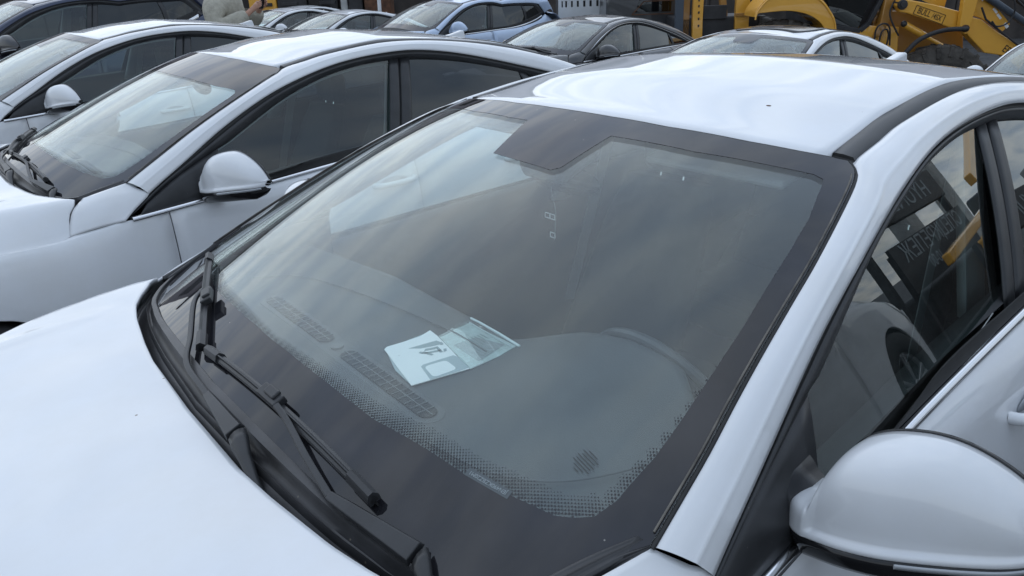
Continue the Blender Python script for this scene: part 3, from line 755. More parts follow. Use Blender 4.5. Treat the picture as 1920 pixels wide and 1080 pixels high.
    for v in np.linspace(0, 1, 12):
        x = -3.24-.53*v
        G.append([(x, u*itp(x, [-3.8, -3.5, -3.05], [.60, .66, .70]), 1.078-.10*v**2+.012*(1-u*u)) for u in np.linspace(-1, 1, 15)])
    grid('trunk_lid', G, 'white_paint', car, (0, 0, 1), .01)
    for nm, s, x0 in (('front_bumper', 1, .88), ('rear_bumper', -1, -3.80)):
        G = []
        for u in np.linspace(-1, 1, 33):
            y = u*(.80 if s > 0 else .845); xx = x0-s*(.19*abs(u)**3.5 if s > 0 else .16*abs(u)**4); zt = (.745-.05*abs(u)**2) if s > 0 else .985-.02*abs(u)
            G.append([(xx+s*(.03*math.sin(PI*q)), y, zt+(.22-zt)*q) for q in np.linspace(0, 1, 10)])
        grid(nm, G, 'white_paint', car, (s, 0, 0), .01)
    G = [[(.905-.14*abs(u)**3, u*.45, .64-.2*q) for q in np.linspace(0, 1, 5)] for u in np.linspace(-1, 1, 17)]
    for k in range(len(G)): G[k] = [(x+.03, y, z) for x, y, z in G[k]]
    grid('grille', G, 'gloss_black', car, (1, 0, 0), .01)
    # ---- windshield
    G = [[windshield_pt(u, v) for u in np.linspace(-1, 1, 61)] for v in np.linspace(0, 1, 50)]
    ws = grid('windshield', G, 'windshield_glass', car, (.4, 0, 1), 0)
    frit_parts(ws, wide_top, not wide_top)
    G = [[windshield_pt(u*.985, v)+np.array([-.002, 0, -.0055]) for u in np.linspace(-1, 1, 61)] for v in np.linspace(0.01, .99, 50)]
    grid('inner_glass_ply', G, 'windshield_inner', ws, (.4, 0, 1), 0)
    # dusty seal line round the glass
    for sg in (1, -1):
        B = MB(); pts = [WSS(t)+np.array([0, .004, -.002]) for t in np.linspace(.0, 1, 40)]
        B.tube([(p[0], p[1]*sg, p[2]) for p in pts], .0035, 6); B.build('glass_seal', 'rubber', ws, True)
        B = MB(); B.tube([(p[0]+.006, (p[1]-.006)*sg, p[2]+.003) for p in pts[1:-2]], .0016, 6); B.build('glass_seal', 'dusty_rubber', ws, True)
    B = MB(); pts = [windshield_pt(u, 1)+np.array([-.004, 0, -.003]) for u in np.linspace(-.96, .96, 40)]
    B.tube([tuple(p) for p in pts], .004, 6); B.build('glass_seal', 'rubber', ws, True)
    # ---- cowl between hood edge and glass
    for sg in (1, -1):
        G = []
        for t in np.linspace(0, 1, 48):
            bp = base_pt(t)
            if t < .80: y = .765*(t/.80); hp = HRp(y)+np.array([.03, 0, 0])*(1-t/.8)+np.array([.018, 0, 0]); zlo = -.045+.0*t
            else:
                q = (t-.80)/.20; a0 = HRp(.765)+np.array([.018, .012, 0]); hp = a0+(np.array([-.472, .808, 1.033])-a0)*q; zlo = -.045*(1-q)
            hp = np.array(hp); 
            k_ = min(1, (1-t)/.2)
            pr_ = [(-.12, zlo-.02), (.0, zlo-.004), (.14, zlo), (.22, zlo+.002), (.255, zlo*.72), (.27, zlo*.60), (.285, zlo*.62), (.30, zlo*.74), (.34, zlo*.78), (.48, zlo*.70), (.60, zlo*.55), (.625, zlo*.30), (.64, zlo*.22), (.655, zlo*.24), (.67, zlo*.42), (.74, zlo*.38), (.80, zlo*.25), (.82, -.002), (.84, .003*k_+.001), (.95, .0045*k_+.001), (.985, .004*k_+.001), (1.0, .002), (1.01, -.004)]
            G.append([(hp+(bp-hp)*s)+np.array([0, 0, dz]) for s, dz in pr_])
        sharp(grid('cowl', G, 'cowl_plastic', car, (0, 0, 1), 0, sg), 30)
        # corner filler next to the screen
        G = []
        o0, o1 = HRp(.752)+np.array([-.004, 0, .000]), np.array([-.478, .801, 1.036])
        i0, i1 = np.array([-.325, .728, 0]), np.array([-.472, .788, 0])
        for t in np.linspace(0, 1, 14):
            a, b = o0+(o1-o0)*t, i0+(i1-i0)*t
            b = b+np.array([.0, -.004*math.sin(PI*t), 0]); b[2] = gz(b[0], b[1])+.009-.006*t
            G.append([a+(b-a)*s+np.array([0, 0, dz]) for s, dz in ((0, -.016), (.04, .000), (.2, -.004*(1-t)), (.42, -.006*(1-t)), (.48, .002), (.54, -.004*(1-t)), (.8, .001), (.95, .001), (1, -.005))]+[b+np.array([0, -.002, -.018])])
        if full: grid('cowl_corner', G, 'cowl_plastic', car, (0, 0, 1), .003, sg)
    if full:
        wiper(car, ((-.406, -.591), (-.229, -.114)), (-.300, -.302), [(-.304, -.348, 1.083), (-.273, -.311, 1.072), (-.225, -.190, 1.052), (-.187, -.094, 1.040), (-.182, .03, 1.032), (-.179, .182, 1.024)], (-.163, .330, .962))
        wiper(car, ((-.235, -.085), (-.269, .490)), (-.246, .182), [(-.240, .215, 1.068), (-.238, .262, 1.060), (-.228, .345, 1.044), (-.221, .434, 1.026), (-.262, .600, 1.006)], (-.235, .705, .962))
    # ---- interior
    g = empty('interior'); g.parent = car
    dx = lambda y: itp(y, [-.74, -.375, .03, .14, .20, .26, .38, .50, .58, .74], [-.735, -.785, -.778, -.772, -.84, -.875, -.915, -.90, -.84, -.74])
    G = []
    for y in np.linspace(-.76, .76, 77):
        a = abs(y); xf0 = itp(a, [0, .4, .52, .62, .70, .76], [-.222, -.255, -.285, -.36, -.44, -.50]); z0 = gz(xf0, y)-.05
        xr0 = dx(y); bump_ = .0+.035*math.exp(-((y-.38)/.17)**4)
        row = []
        for s in np.linspace(0, 1, 40):
            x = xf0+(xr0-xf0)*s
            z = z0+(.982-z0)*min(1, s*2.2)**.8 if s < .4545 else .982
            z += bump_*max(0, (s-.45)/.55)**1.6-.0*s
            z -= .006*max(0, 1-abs(s-.5)*3)*0
            row.append((x, y, z))
        row += [(xr0-.012, y, .974+bump_), (xr0-.014, y, .955+bump_), (xr0+.02, y, .90), (xr0+.06, y, .70), (xr0+.12, y, .50)]
        G.append(row)
    dash = grid('dashboard', G, 'dash_plastic', g, (0, 0, 1), 0)
    # defroster vents: frame, dark slot, grid
    def slot(y0, y1, x0=-.482, hw=.018, z=.985):
        fr = empty('defroster_vent'); fr.parent = g
        b = MB(); n = 20; pts = []
        for k in range(n+1): a = -PI/2+PI*k/n; pts.append((x0+hw*math.sin(a), y1-hw+hw*math.cos(a)))
        for k in range(n+1): a = PI/2+PI*k/n; pts.append((x0+hw*math.sin(a), y0+hw+hw*math.cos(a)))
        b.prism(pts, 2, z-.004, z+.0012); b.build('vent_slot', 'vent_black', fr)
        b = MB(); n = int((y1-y0)/.0215)
        for k in range(1, n): y = y0+(y1-y0)*k/n; b.box((x0, y, z+.0022), (hw*2, .0022, .003))
        b.box((x0, (y0+y1)/2, z+.0023), (.0022, y1-y0, .003)); o = b.build('vent_grid', 'vent_grey', fr)
    slot(-.435, -.112); slot(-.040, .295)
    b = MB(); n = 24; x0, hw = -.482, .031; pts = []
    for k in range(n+1): a = -PI/2+PI*k/n; pts.append((x0+hw*math.sin(a), .312-hw+hw*math.cos(a)))
    for k in range(n+1): a = PI/2+PI*k/n; pts.append((x0+hw*math.sin(a), -.452+hw+hw*math.cos(a)))
    b.prism(pts, 2, .978, .9835); b.build('vent_surround', 'dash_groove', g, bevel=.002)
    b = MB(); b.cyl((-.482, -.076, .98), (-.482, -.076, .9875), .014, n=24); b.build('light_sensor', 'vent_grey', g, True)
    # groove lines moulded in the dash top
    for pts in ([(-.50, -.60, .987), (-.60, -.52, .987), (-.66, -.30, .987), (-.70, 0, .987), (-.70, .16, .987)], [(-.43, .36, .985), (-.46, .50, .986), (-.54, .60, .99), (-.70, .66, .995), (-.80, .64, .997)]):
        b = MB(); b.tube([tuple(p) for p in crs(pts, 8)], .0022, 6); b.build('dash_seam', 'dash_groove', g, True)
    # steering wheel
    sw = empty('steering_wheel'); sw.parent = g
    ax = Vector((-.90, 0, .42)).normalized(); cx = Vector((-1.0, .385, .855)); e1_ = Vector((0, 1, 0)); e2_ = ax.cross(e1_)
    b = MB(); b.tube([cx+.185*(math.cos(2*PI*k/40)*e1_+math.sin(2*PI*k/40)*e2_) for k in range(41)], .0120, 10); b.build('wheel_rim', 'wheel_leather', sw, True)
    b = MB(); b.sph(cx+ax*-.02, .07, (.5, 1, .8)); b.bar(cx, cx+e1_*.18, .02, .045, ax); b.bar(cx, cx-e1_*.18, .02, .045, ax); b.bar(cx, cx-e2_*.18 if (cx-e2_*.18).z < cx.z else cx+e2_*.18, .02, .04, ax); b.build('wheel_hub', 'seat_fabric', sw, True)
    b = MB(); b.cyl(cx, cx-ax*.35, .04); b.build('steering_column', 'dash_plastic', g)
    # seats
    for y in (.38, -.38):
        st = empty('front_seat'); st.parent = g
        G = []
        for s in np.linspace(0, 1, 14):
            c = Vector((-1.62-.26*s, y, .42+.62*s)); wd = .25-.05*s-.06*max(0, s-.8)*5*.5; d = .09*(1-.45*s)
            G.append([(c.x+d*math.copysign(abs(math.cos(a))**.6, math.cos(a)), c.y+wd*math.copysign(abs(math.sin(a))**.6, math.sin(a)), c.z-.0*math.cos(a)) for a in np.linspace(0, 2*PI, 20, endpoint=False)])
        grid('backrest', G, 'seat_fabric', st, None, 0, 1, closed=True, caps=True)
        b = MB(); b.box((-1.37, y, .38), (.52, .50, .16)); b.build('cushion', 'seat_fabric', st, bevel=.05, seg=4)
        b = MB(); b.box((-1.915, y, 1.135), (.10, .25, .17)); b.build('headrest', 'seat_fabric', st, bevel=.045, seg=4)
        for q in (.05, -.05): b = MB(); b.cyl((-1.89, y+q, 1.0), (-1.91, y+q, 1.1), .006); b.build('headrest_post', 'chrome', st)
    b = MB(); b.box((-2.45, 0, .42), (.5, 1.25, .18)); b.box((-2.78, 0, .72), (.18, 1.25, .6), Matrix.Rotation(-.4, 3, 'Y')); b.build('rear_seat', 'seat_fabric', g, bevel=.05, seg=3)
    b = MB(); b.box((-1.6, 0, .27), (2.9, 1.55, .04)); b.box((-1.2, 0, .42), (.9, .2, .3)); b.box((-.42, 0, .62), (.04, 1.5, .68)); b.box((-3.02, 0, .70), (.04, 1.4, .62)); b.build('floor_pan', 'carpet', g)
    b = MB(); b.box((-3.0, 0, 1.03), (.36, 1.2, .02)); b.build('parcel_shelf', 'carpet', g)
    for sg in (1, -1):
        G = [[(x, (BT.x(x)[1]-.06+dy)*sg, z) for z, dy in ((GB.x(x-.01)[2]+.002, .035), (GB.x(x-.01)[2]+.006, .02), (GB.x(x-.01)[2]-.005, -.01), (.80, -.01), (.72, -.05), (.68, -.05), (.62, 0), (.3, .0))] for x in np.linspace(-.55, -2.9, 20)]
        grid('door_trim', G, 'door_trim_dark', g, (0, -sg, 0))
        # door upper reveal + pull
        # B pillar trim and belt
        G = []
        for s in np.linspace(0, 1, 8):
            y = .715-.135*s; x = -1.66-.13*s
            G.append([(x+.035, y-.01, .95+.41*s), (x+.02, y-.035, .95+.41*s), (x-.03, y-.035, .95+.41*s), (x-.06, y-.01, .95+.41*s)])
        grid('pillar_trim', G, 'trim_grey', g, (0, -1, 0), .004, sg)
        G = [[(x, y-.055*(x < -10)-.03, z-.02) for x, y, z in (UFR.x(x) if x < -1.25 else WSS(np.interp(-x, -WSS.d[:, 0], WSS.t)), C7.x(x))] for x in np.linspace(-.62, -2.8, 30)]
        G = [[tuple(r[0]), tuple((np.array(r[0])*.5+np.array(r[1])*.5)+(0, -.01, -.012)), tuple(r[1])] for r in G]
        grid('pillar_lining', G, 'trim_grey', g, (0, -1, -.5), .003, sg)
        b = MB(); b.bar((-1.80, .55*sg, 1.28), (-1.62, .60*sg, .60), .046, .002, (0, 1, 0)); b.build('seat_belt', 'trim_grey', g)
    G = []
    for x in np.linspace(-1.22, -2.75, 24):
        e = UFR.x(min(x, -1.25))
        G.append([(x+.06*(1-u*u)*(x > -1.3), u*(e[1]-.01), e[2]-.035+.028*(1-u*u)) for u in np.linspace(-1, 1, 15)])
    grid('headliner', G, 'headliner', g, (0, 0, -1), .004)
    for y in (.36, -.36):
        b = MB(); b.box((-1.20, y, 1.335), (.15, .34, .016), Matrix.Rotation(.22, 3, 'Y')); b.build('sun_visor', 'headliner', g, bevel=.007)
    b = MB(); b.box((-1.02, .03, 1.315), (.13, .14, .045), Matrix.Rotation(.40, 3, 'Y')); b.build('camera_cover', 'dash_plastic', g, bevel=.012)
    mr = empty('rear_view_mirror'); mr.parent = g
    b = MB(); b.sph((-1.065, -.01, 1.255), 1, (.022, .125, .036), 20, 12); b.build('mirror_shell', 'gloss_black', mr, True)
    b = MB(); b.cyl((-1.06, .0, 1.26), (-1.03, .02, 1.33), .012); b.build('mirror_stalk', 'gloss_black', mr)
    # underbody
    b = MB(); b.box((-1.45, 0, .26), (4.3, 1.2, .08)); b.box((-1.36, 0, .24), (1.9, 1.6, .05)); b.box((.1, 0, .55), (.9, 1.0, .4)); b.build('underbody', 'black_plastic', car)
    b = MB(); b.box((-.29, 0, .86), (.10, 1.3, .10)); b.build('cowl_box', 'black_plastic', car)
    return car

carA = build_car('white_sedan')
tag(carA, 'nearest white sedan whose windshield, wipers and driver side mirror fill the picture', 'car', 'cars parked in the first row')
# ================================================================ GROUND
def gh(x):                                     # the yard drops a little behind the first row
    if x > -3.4: return 0.0
    if x > -4.6: t = (x+3.4)/-1.2; return -.24*t*t*(3-2*t)
    if x > -10: return -.24+.053*(x+4.6)
    if x > -11.5: t = (x+10)/-1.5; return -.526-.62*t*t*(3-2*t)
    return -1.146
gx = [400, 100, 30, 8, 2, -1, -3, -3.4]+list(np.linspace(-3.5, -4.6, 10))+[-6, -8, -10, -10.3, -10.6, -10.9, -11.2, -11.5, -14, -30, -100, -400]
G = [[(x, y, gh(x)) for y in (-400, -60, -15, -6, 0, 6, 15, 60, 400)] for x in gx]
gr = grid('ground', G, 'asphalt', None, (0, 0, 1)); tag(gr, kind='structure')

# ================================================================ OTHER CARS
KM = kidmap()
def put(src, x, y, z, rz, label, group, pitch=0., swap=None, name='white_sedan', km=None):
    c = copy_tree(src, km or KM, None, swap); c.location = (x, y, z); c.rotation_euler = (0, pitch, rz); c.name = name
    for k in ('label', 'category', 'group'):
        if k in c: del c[k]
    tag(c, label, 'car', group); return c
carB = put(carA, .007, -2.587, 0, .008, 'white sedan second in the first row, seen across the nearest windshield', 'cars parked in the first row')
carC = put(carA, .058, -5.767, 0, .020, 'white sedan third in the first row, beside the dark blue SUV', 'cars parked in the first row')
# the second sedan has a deep dark band across the top of its screen
for ch in [o for o in bpy.data.objects if o.parent == carB and o.name.startswith('windshield')]:
    for f in [o for o in bpy.data.objects if o.parent == ch and o.name.startswith('frit')]: bpy.data.objects.remove(f)
    frit_parts(ch, True, False)

def suv_warp(p):
    x, y, z = p
    k = max(0, min(1.15, (-2.1-x)/1.1)); h = max(0, min(1, (z-1.02)/.12))
    return (x, y*1.04, z*1.16+k*.36*h*(1 if z > 1.02 else 0))
WARP = suv_warp
suv = build_car('light_blue_suv', full=False); WARP = Wid
suv.location = (-6.454, -10.578, -.222); suv.rotation_euler = (0, -.053, .055)
for o in bpy.data.objects:
    if o.type == 'MESH' and len(o.material_slots) and o.material_slots[0].material == M['white_paint']:
        r = o
        while r.parent: r = r.parent
        if r == suv: o.material_slots[0].link = 'OBJECT'; o.material_slots[0].material = M['light_blue_paint']
tag(suv, 'light blue SUV behind the first row, left of the black sedan', 'car', 'cars in the second row')
SK = kidmap()
for o in bpy.data.objects:          # the pressed DATA material stays white: copies below can be repainted through 'light_blue_paint'
    pass
def put_suv(x, y, z, rz, label, group, paint_, name, pitch=0, extra=None):
    sw = {'light_blue_paint': paint_}; sw.update(extra or {})
    return put(suv, x, y, z, rz, label, group, pitch, sw, name, SK)
navy = put_suv(-.111, -9.652, 0, .028, 'dark navy SUV at the left edge, beyond the third white sedan', 'cars parked in the first row', 'navy_paint', 'dark_suv')
for q in [o for o in bpy.data.objects if o.parent and o.parent.parent == navy and o.name.startswith('mirror_cover')]: q.material_slots[0].material = M['black_paint']
cross = put_suv(-4.55, 3.40, -.02, PI, 'white crossover parked behind the photographer, mirrored in the driver window', 'cars parked opposite', 'white_paint', 'white_crossover'); cross.scale = (1, 1, 1.2)
KM = kidmap()
d_ = put(carA, -5.472, -3.432, -.258, .036, 'white sedan with dark glass sunroof, behind the nearest roof', 'cars in the second row', -.053)
# sunroof glass on that one
G = []
for v in np.linspace(0, 1, 16):
    row = []
    for u in np.linspace(-1, 1, 21):
        x = -1.36-.06*(1-u*u)*(1-v)-.95*v; e = UFR.x(x); yi = .43*(1-.25*abs(2*v-1)**6)
        zi = np.interp(-x, [1.2, 1.34, 1.477, 1.767, 2.111, 2.459, 2.8], [1.367, 1.394, 1.4155, 1.4425, 1.4205, 1.3735, 1.290]); a = abs(u)*yi/.53
        row.append((x, u*yi, zi+(.040-.022*max(0, min(1, (-x-1.2)/1.42)))*(1-a**2.2)+.006))
    G.append(row)
grid('sunroof', G, 'gloss_black', d_, (0, 0, 1), .003)
put(carA, -6.28, -6.917, -.236, .075, 'black sedan with a bright chrome line over its windows', 'cars in the second row', -.053, {'white_paint': 'black_paint', 'seal_rubber': 'chrome'}, 'black_sedan')
put(carA, -6.25, -14.3, -.22, .11, 'small white sedan between the light blue SUV and the farthest white sedan', 'cars in the second row', -.053)
put(carA, -6.032, -16.9, -.183, .137, 'farthest white sedan, just right of the standing person', 'cars in the second row', -.053)
put(carA, -8.0, -20.5, -.25, .15, 'white sedan roof showing behind the hands of the person', 'cars in the second row', -.053)
put(carA, -8.3, -1.25, -.44, .10, 'white sedan at the right edge, in front of the yellow loader tyre', 'cars in the second row', -.053)

# ================================================================ YARD MACHINES
paint('yellow_paint', (.74, .37, .035), .45); paint('dark_yellow_paint', (.36, .17, .025), .55)
mat('machine_dark', (.022, .022, .024), .6, noise=(4, .5)); mat('blue_grey_steel', (.055, .07, .09), .5, .2)
mat('old_tyre', (.072, .064, .055), .9, noise=(6, .45, 8), bump=(20, .7, .02)); mat('rusty', (.10, .045, .022), .8, noise=(5, .6))
mat('van_grey', (.04, .042, .045), .3, coat=.6); mat('box_white', (.60, .62, .63), .6, noise=(3, .12))
mat('wall_pink', (.40, .36, .365), .85, noise=(1.2, .15, 8)); mat('wall_shaded', (.045, .038, .034), .85, noise=(1.5, .5))
mat('concrete', (.36, .37, .36), .85, noise=(4, .2)); mat('banner_black', (.016, .017, .02), .5)
def big_tyre(root, x, z, r, w, y, m='old_tyre', lugs=22):
    t = empty('tyre'); t.parent = root; t.location = (x, y, z)
    n = 48; prof = [(.55, -.5), (.72, -.54), (.90, -.53), (.97, -.46), (1, -.25), (1.01, 0), (1, .25), (.97, .46), (.90, .53), (.72, .54), (.55, .5)]
    G = [[(r*q*math.cos(2*PI*i/n), w*h, r*q*math.sin(2*PI*i/n)) for q, h in prof] for i in range(n+1)]
    grid('carcass', G, m, t, None, 0, 1, closed=True)
    b = MB()
    for k in range(lugs):
        for s_ in (1, -1):
            a = 2*PI*(k+(.25 if s_ > 0 else .75))/lugs; da = .16
            b.bar((r*1.0*math.cos(a), 0.02*s_*w, r*1.0*math.sin(a)), (r*.985*math.cos(a+da), s_*.5*w, r*.985*math.sin(a+da)), r*.075, r*.06, (math.cos(a), 0, math.sin(a)))
            b.bar((r*.985*math.cos(a+da), s_*.5*w, r*.985*math.sin(a+da)), (r*.80*math.cos(a+da*1.2), s_*.55*w, r*.80*math.sin(a+da*1.2)), r*.075, r*.04, (0, s_, 0))
    o = b.build('lugs', m, t, bevel=.008); o['kind'] = 'stuff'
    b = MB(); b.cyl((0, -.42*w, 0), (0, .1*w, 0), r*.56, n=28); b.cyl((0, -.48*w, 0), (0, -.3*w, 0), r*.22, n=20); b.build('wheel_disc', 'dark_yellow_paint', t, bevel=.01)
    return t
# --- backhoe loader, side on; local x to its front, +y away from the camera
L = empty('backhoe_loader', (-12.16, -5.65, 0), math.radians(142.4))
tag(L, 'yellow backhoe loader with BULL lettering on its front arm, behind the cars at upper right', 'loader')
def pr3(name, pts, lo, hi, m, par=L, bevel=.015):
    b = MB(); b.prism(pts, 1, lo, hi); return b.build(name, m, par, bevel=bevel)
fo = [(-1.50, .96), (-1.48, 1.06), (-1.38, 1.20), (-1.22, 1.30), (-.87, 1.345), (-.60, 1.28), (-.44, 1.17), (-.31, 1.02), (-.22, .88), (-.18, .70)]
fi = [(-.36, .70), (-.40, .79), (-.52, .90), (-.71, .99), (-1.0, 1.04), (-1.44, 1.02)]
b = MB(); fo2 = crs([(x, z, 0) for x, z in fo], 4)[:, :2]; fi2 = crs([(x, z, 0) for x, z in fi], 4)[:, :2]
b.prism([tuple(p) for p in fo2]+[tuple(p) for p in fi2], 1, -.28, .30); b.build('rear_fender', 'yellow_paint', L, bevel=.03, seg=3)
b = MB(); b.tube([(x*.985-.01, -.285, z-.035) for x, z in fo2], .014, 6); b.build('fender_lip', 'yellow_paint', L, True)
big_tyre(L, -.93, .02, .86, .42, .05)
big_tyre(L, 1.60, -.385, .81, .44, -.20)
big_tyre(L, 1.60, -.385, .81, .44, 1.5)
big_tyre(L, -.93, .02, .86, .42, 1.6)
pr3('cab_glass', [(-.27, 1.16), (-.13, .81), (.28, .72), (.41, 1.14), (.31, 1.85), (-.39, 1.87)], .0, .02, 'privacy_glass', bevel=0)
for a, c in (((-.46, 1.19), (-.19, .88)), ((-.19, .90), (-.17, .76)), ((-.17, .77), (.30, .68)), ((.30, .68), (.44, .80)), ((.42, .78), (.58, 1.15)), ((.58, 1.13), (.42, 2.0)), ((-.46, 1.17), (-.50, 2.0))):
    b = MB(); b.bar((a[0], -.02, a[1]), (c[0], -.02, c[1]), .07, .09, (0, 1, 0)); b.build('cab_frame', 'machine_dark', L, bevel=.01)
pr3('cab_box', [(-.46, .8), (.5, .72), (.62, 1.15), (.45, 2.0), (-.50, 2.0)], .12, 1.3, 'machine_dark')
pr3('cab_roof', [(-.65, 2.0), (.6, 2.0), (.55, 2.12), (-.6, 2.12)], -.1, 1.4, 'yellow_paint')
b = MB(); b.box((.12, .55, 1.0), (.28, .4, .5)); b.box((.0, .55, 1.35), (.10, .38, .5)); b.build('driver_seat', 'blue_grey_steel', L, bevel=.05)
pr3('side_sill', [(-.19, .79), (.28, .71), (.40, .76), (.93, .72), (.99, -.2), (-.13, -.2)], -.05, .1, 'yellow_paint')
pr3('engine_body', [(.56, .81), (.64, .97), (.92, .96), (2.06, .68), (2.17, .0), (.66, .0)], .10, 1.1, 'dark_yellow_paint')
pr3('hood_panel', [(1.20, 1.40), (1.23, 1.15), (1.39, 1.02), (1.67, .95), (1.72, 1.40)], .06, 1.1, 'yellow_paint')
pr3('hood_stripe', [(1.05, 1.16), (1.23, 1.06), (1.67, .90), (1.67, .945), (1.25, 1.10), (1.08, 1.20)], -.06, .06, 'machine_dark', bevel=.004)
pr3('loader_tower', [(.63, 1.4), (.80, 1.4), (.74, .89), (.63, .58), (.50, .58), (.58, .8)], -.12, .04, 'dark_yellow_paint')
arm_ = pr3('lift_arm', [(.76, 1.17), (.89, 1.14), (1.30, 1.055), (1.70, .945), (1.80, .90), (1.80, .66), (1.64, .69), (.91, .935), (.78, .96), (.71, 1.06)], -.30, -.17, 'yellow_paint')
b = MB(); b.cyl((.795, -.34, 1.07), (.795, -.1, 1.07), .075, n=20); b.build('arm_pivot', 'machine_dark', arm_, bevel=.01)
b = MB(); b.cyl((.795, -.36, 1.07), (.795, -.33, 1.07), .045, n=16); b.build('pivot_pin', 'steel_dark', arm_, bevel=.006)
# lettering panel on the arm
ux = Vector((.48, 0, -.17)).normalized(); uz = Vector((.17*.9, 0, .48)).normalized()
cS = Vector((1.250, -.3045, .9075))
for (p, q) in (((1.03, 1.055), (1.51, .89)), ((.99, .93), (1.47, .755)), ((1.03, 1.055), (.99, .93)), ((1.51, .89), (1.47, .755))):
    b = MB(); b.bar((p[0], -.304, p[1]), (q[0], -.304, q[1]), .006, .010, (0, 1, 0)); b.build('sign_border', 'black_print', arm_)
text('lettering', 'BULL', .128, 'black_print', arm_, frame(cS-ux*.095+uz*.002, ux, uz), .001, sx=.78)
text('lettering', '/4SX', .115, 'black_print', arm_, frame(cS+ux*.130-uz*.002, ux, uz), .001, sx=.74)
pr3('arm_link', [(1.68, 1.4), (1.93, 1.4), (1.91, 1.09), (1.86, .60), (1.79, .60), (1.70, .70)], -.42, -.31, 'yellow_paint')
b = MB(); b.cyl((1.78, -.47, .69), (1.78, -.2, .69), .055, n=16); b.build('link_pin', 'rusty', L, bevel=.01)
hp = crs([(.80, -.50, .28), (1.01, -.50, .52), (1.24, -.50, .635), (1.48, -.50, .685), (1.78, -.50, .69)], 6)
for p, q in zip(hp[::3], hp[3::3]):
    pass
b = MB(); b.tube([tuple(p) for p in hp], [.036]*len(hp), 10); b.build('black_linkage', 'machine_dark', L, True)
b = MB(); b.cyl((.93, -.18, .77), (1.30, -.18, .57), .055, n=16); b.cyl((1.28, -.18, .58), (1.60, -.18, .42), .03, n=12); b.build('lift_cylinder', 'yellow_paint', L, bevel=.006)
b = MB(); b.sph((.92, -.2, .775), .05); b.build('cylinder_end', 'steel_dark', L, True)
pr3('boom', [(1.86, .86), (2.06, .81), (2.31, .64), (2.72, .40), (3.63, -.14), (3.33, -.39), (2.54, .24), (2.2, .30), (1.84, .62)], -.36, -.16, 'yellow_paint')
pr3('front_boom', [(1.90, 1.40), (2.06, 1.22), (2.57, .72), (2.46, .60), (2.08, .82), (1.90, .88)], -.30, -.12, 'yellow_paint')
for k, (x, z, w_, h_) in enumerate(((2.02, 1.14, .13, .05), (2.28, .93, .10, .035), (2.36, .84, .10, .035), (2.50, .70, .09, .05))):
    b = MB(); b.box((x, -.303, z), (w_, .004, h_), Matrix.Rotation(.78, 3, 'Y')); b.build('sticker', 'white_print', L)
b = MB(); b.tube([(2.0, -.40, .99+.0), (2.10, -.40, .81), (2.34, -.40, .64), (2.62, -.40, .45), (2.75, -.40, .37)], .016, 6); b.build('hose', 'machine_dark', L, True)
eu = Vector((.19, 0, -.12)).normalized(); text('lettering', 'EB', .16, 'black_print', L, frame(Vector((2.55, -.365, .33)), eu, Vector((.12, 0, .19))), .001, sx=.8)
b = MB(); b.cyl((1.95, -.35, 1.22), (2.95, -.35, .62), .055, n=16); b.build('bucket_cylinder', 'blue_grey_steel', L, bevel=.008)
b = MB(); b.cyl((2.15, -.10, 1.42), (3.2, -.10, .80), .05, n=16); b.build('bucket_cylinder', 'machine_dark', L, bevel=.008)
for pts in ([(2.38, -.42, 1.2), (2.48, -.44, 1.05), (2.50, -.44, .88), (2.42, -.44, .74), (2.28, -.42, .70), (2.2, -.4, .78)], [(2.5, -.42, 1.1), (2.66, -.44, .95), (2.78, -.44, .72), (2.7, -.44, .60)], [(.48, -.2, .50), (.49, -.2, .72), (.60, -.2, .79), (.70, -.2, .72), (.74, -.2, .45)], [(.54, -.24, .40), (.56, -.24, .66), (.64, -.24, .70), (.68, -.24, .60), (.66, -.24, .40)], [(.70, -.2, 1.1), (.66, -.22, .95), (.72, -.22, .80), (.85, -.22, .6)]):
    b = MB(); b.tube([tuple(p) for p in crs(pts, 6)], .014, 6); b.build('hose', 'machine_dark', L, True)
b = MB(); b.box((1.3, .5, -.45), (3.4, .5, .4)); b.build('chassis', 'machine_dark', L)
b = MB(); b.prism([(3.2, -.2), (4.1, -.3), (4.2, -1.0), (3.5, -1.1), (3.2, -.8)], 1, -.7, 1.9); b.build('bucket', 'dark_yellow_paint', L, bevel=.02)
# --- fork lift masts
F_ = empty('forklift', (-10.922, -7.231, 0), math.radians(142.4)); tag(F_, 'yellow fork lift with tall masts behind the black sedan', 'forklift')
for nm, x0, x1, m, y0 in (('mast_post', -.50, -.40, 'dark_yellow_paint', .05), ('mast_post', -.36, -.20, 'yellow_paint', -.05), ('mast_post', .36, .58, 'yellow_paint', -.02), ('mast_post', -.66, -.54, 'blue_grey_steel', -.12)):
    b = MB(); b.prism([(x0+.05, -.5), (x1+.05, -.5), (x1+.01, .9), (x1, 2.3), (x0, 2.3), (x0, .9)], 1, y0, y0+.10); b.build(nm, m, F_, bevel=.008)
for z in (.82, .93, 1.03, 1.13, 1.22): b = MB(); b.box((-.27+(1.2-z)*.03, -.055, z), (.022, .012, .035)); b.build('chain_bolt', 'machine_dark', F_)
b = MB(); b.prism([(-.02, 2.0), (.10, 2.0), (.30, .72), (.20, .72)], 1, .1, .2); b.build('tilt_arm', 'dark_yellow_paint', F_, bevel=.01)
b = MB(); b.box((.10, .5, .30), (1.4, .9, 1.3)); b.build('body', 'machine_dark', F_, bevel=.03)
b = MB(); b.box((.02, .03, 1.02), (.40, .05, .22)); b.build('carriage_plate', 'machine_dark', F_, bevel=.01)
b = MB(); b.box((.47, -.04, .97), (.25, .03, .05)); b.build('cross_member', 'dark_yellow_paint', F_, bevel=.005)
for x in (-.2, .7): big_tyre(F_, x, -.75, .40, .25, -.1, 'rubber', 14)
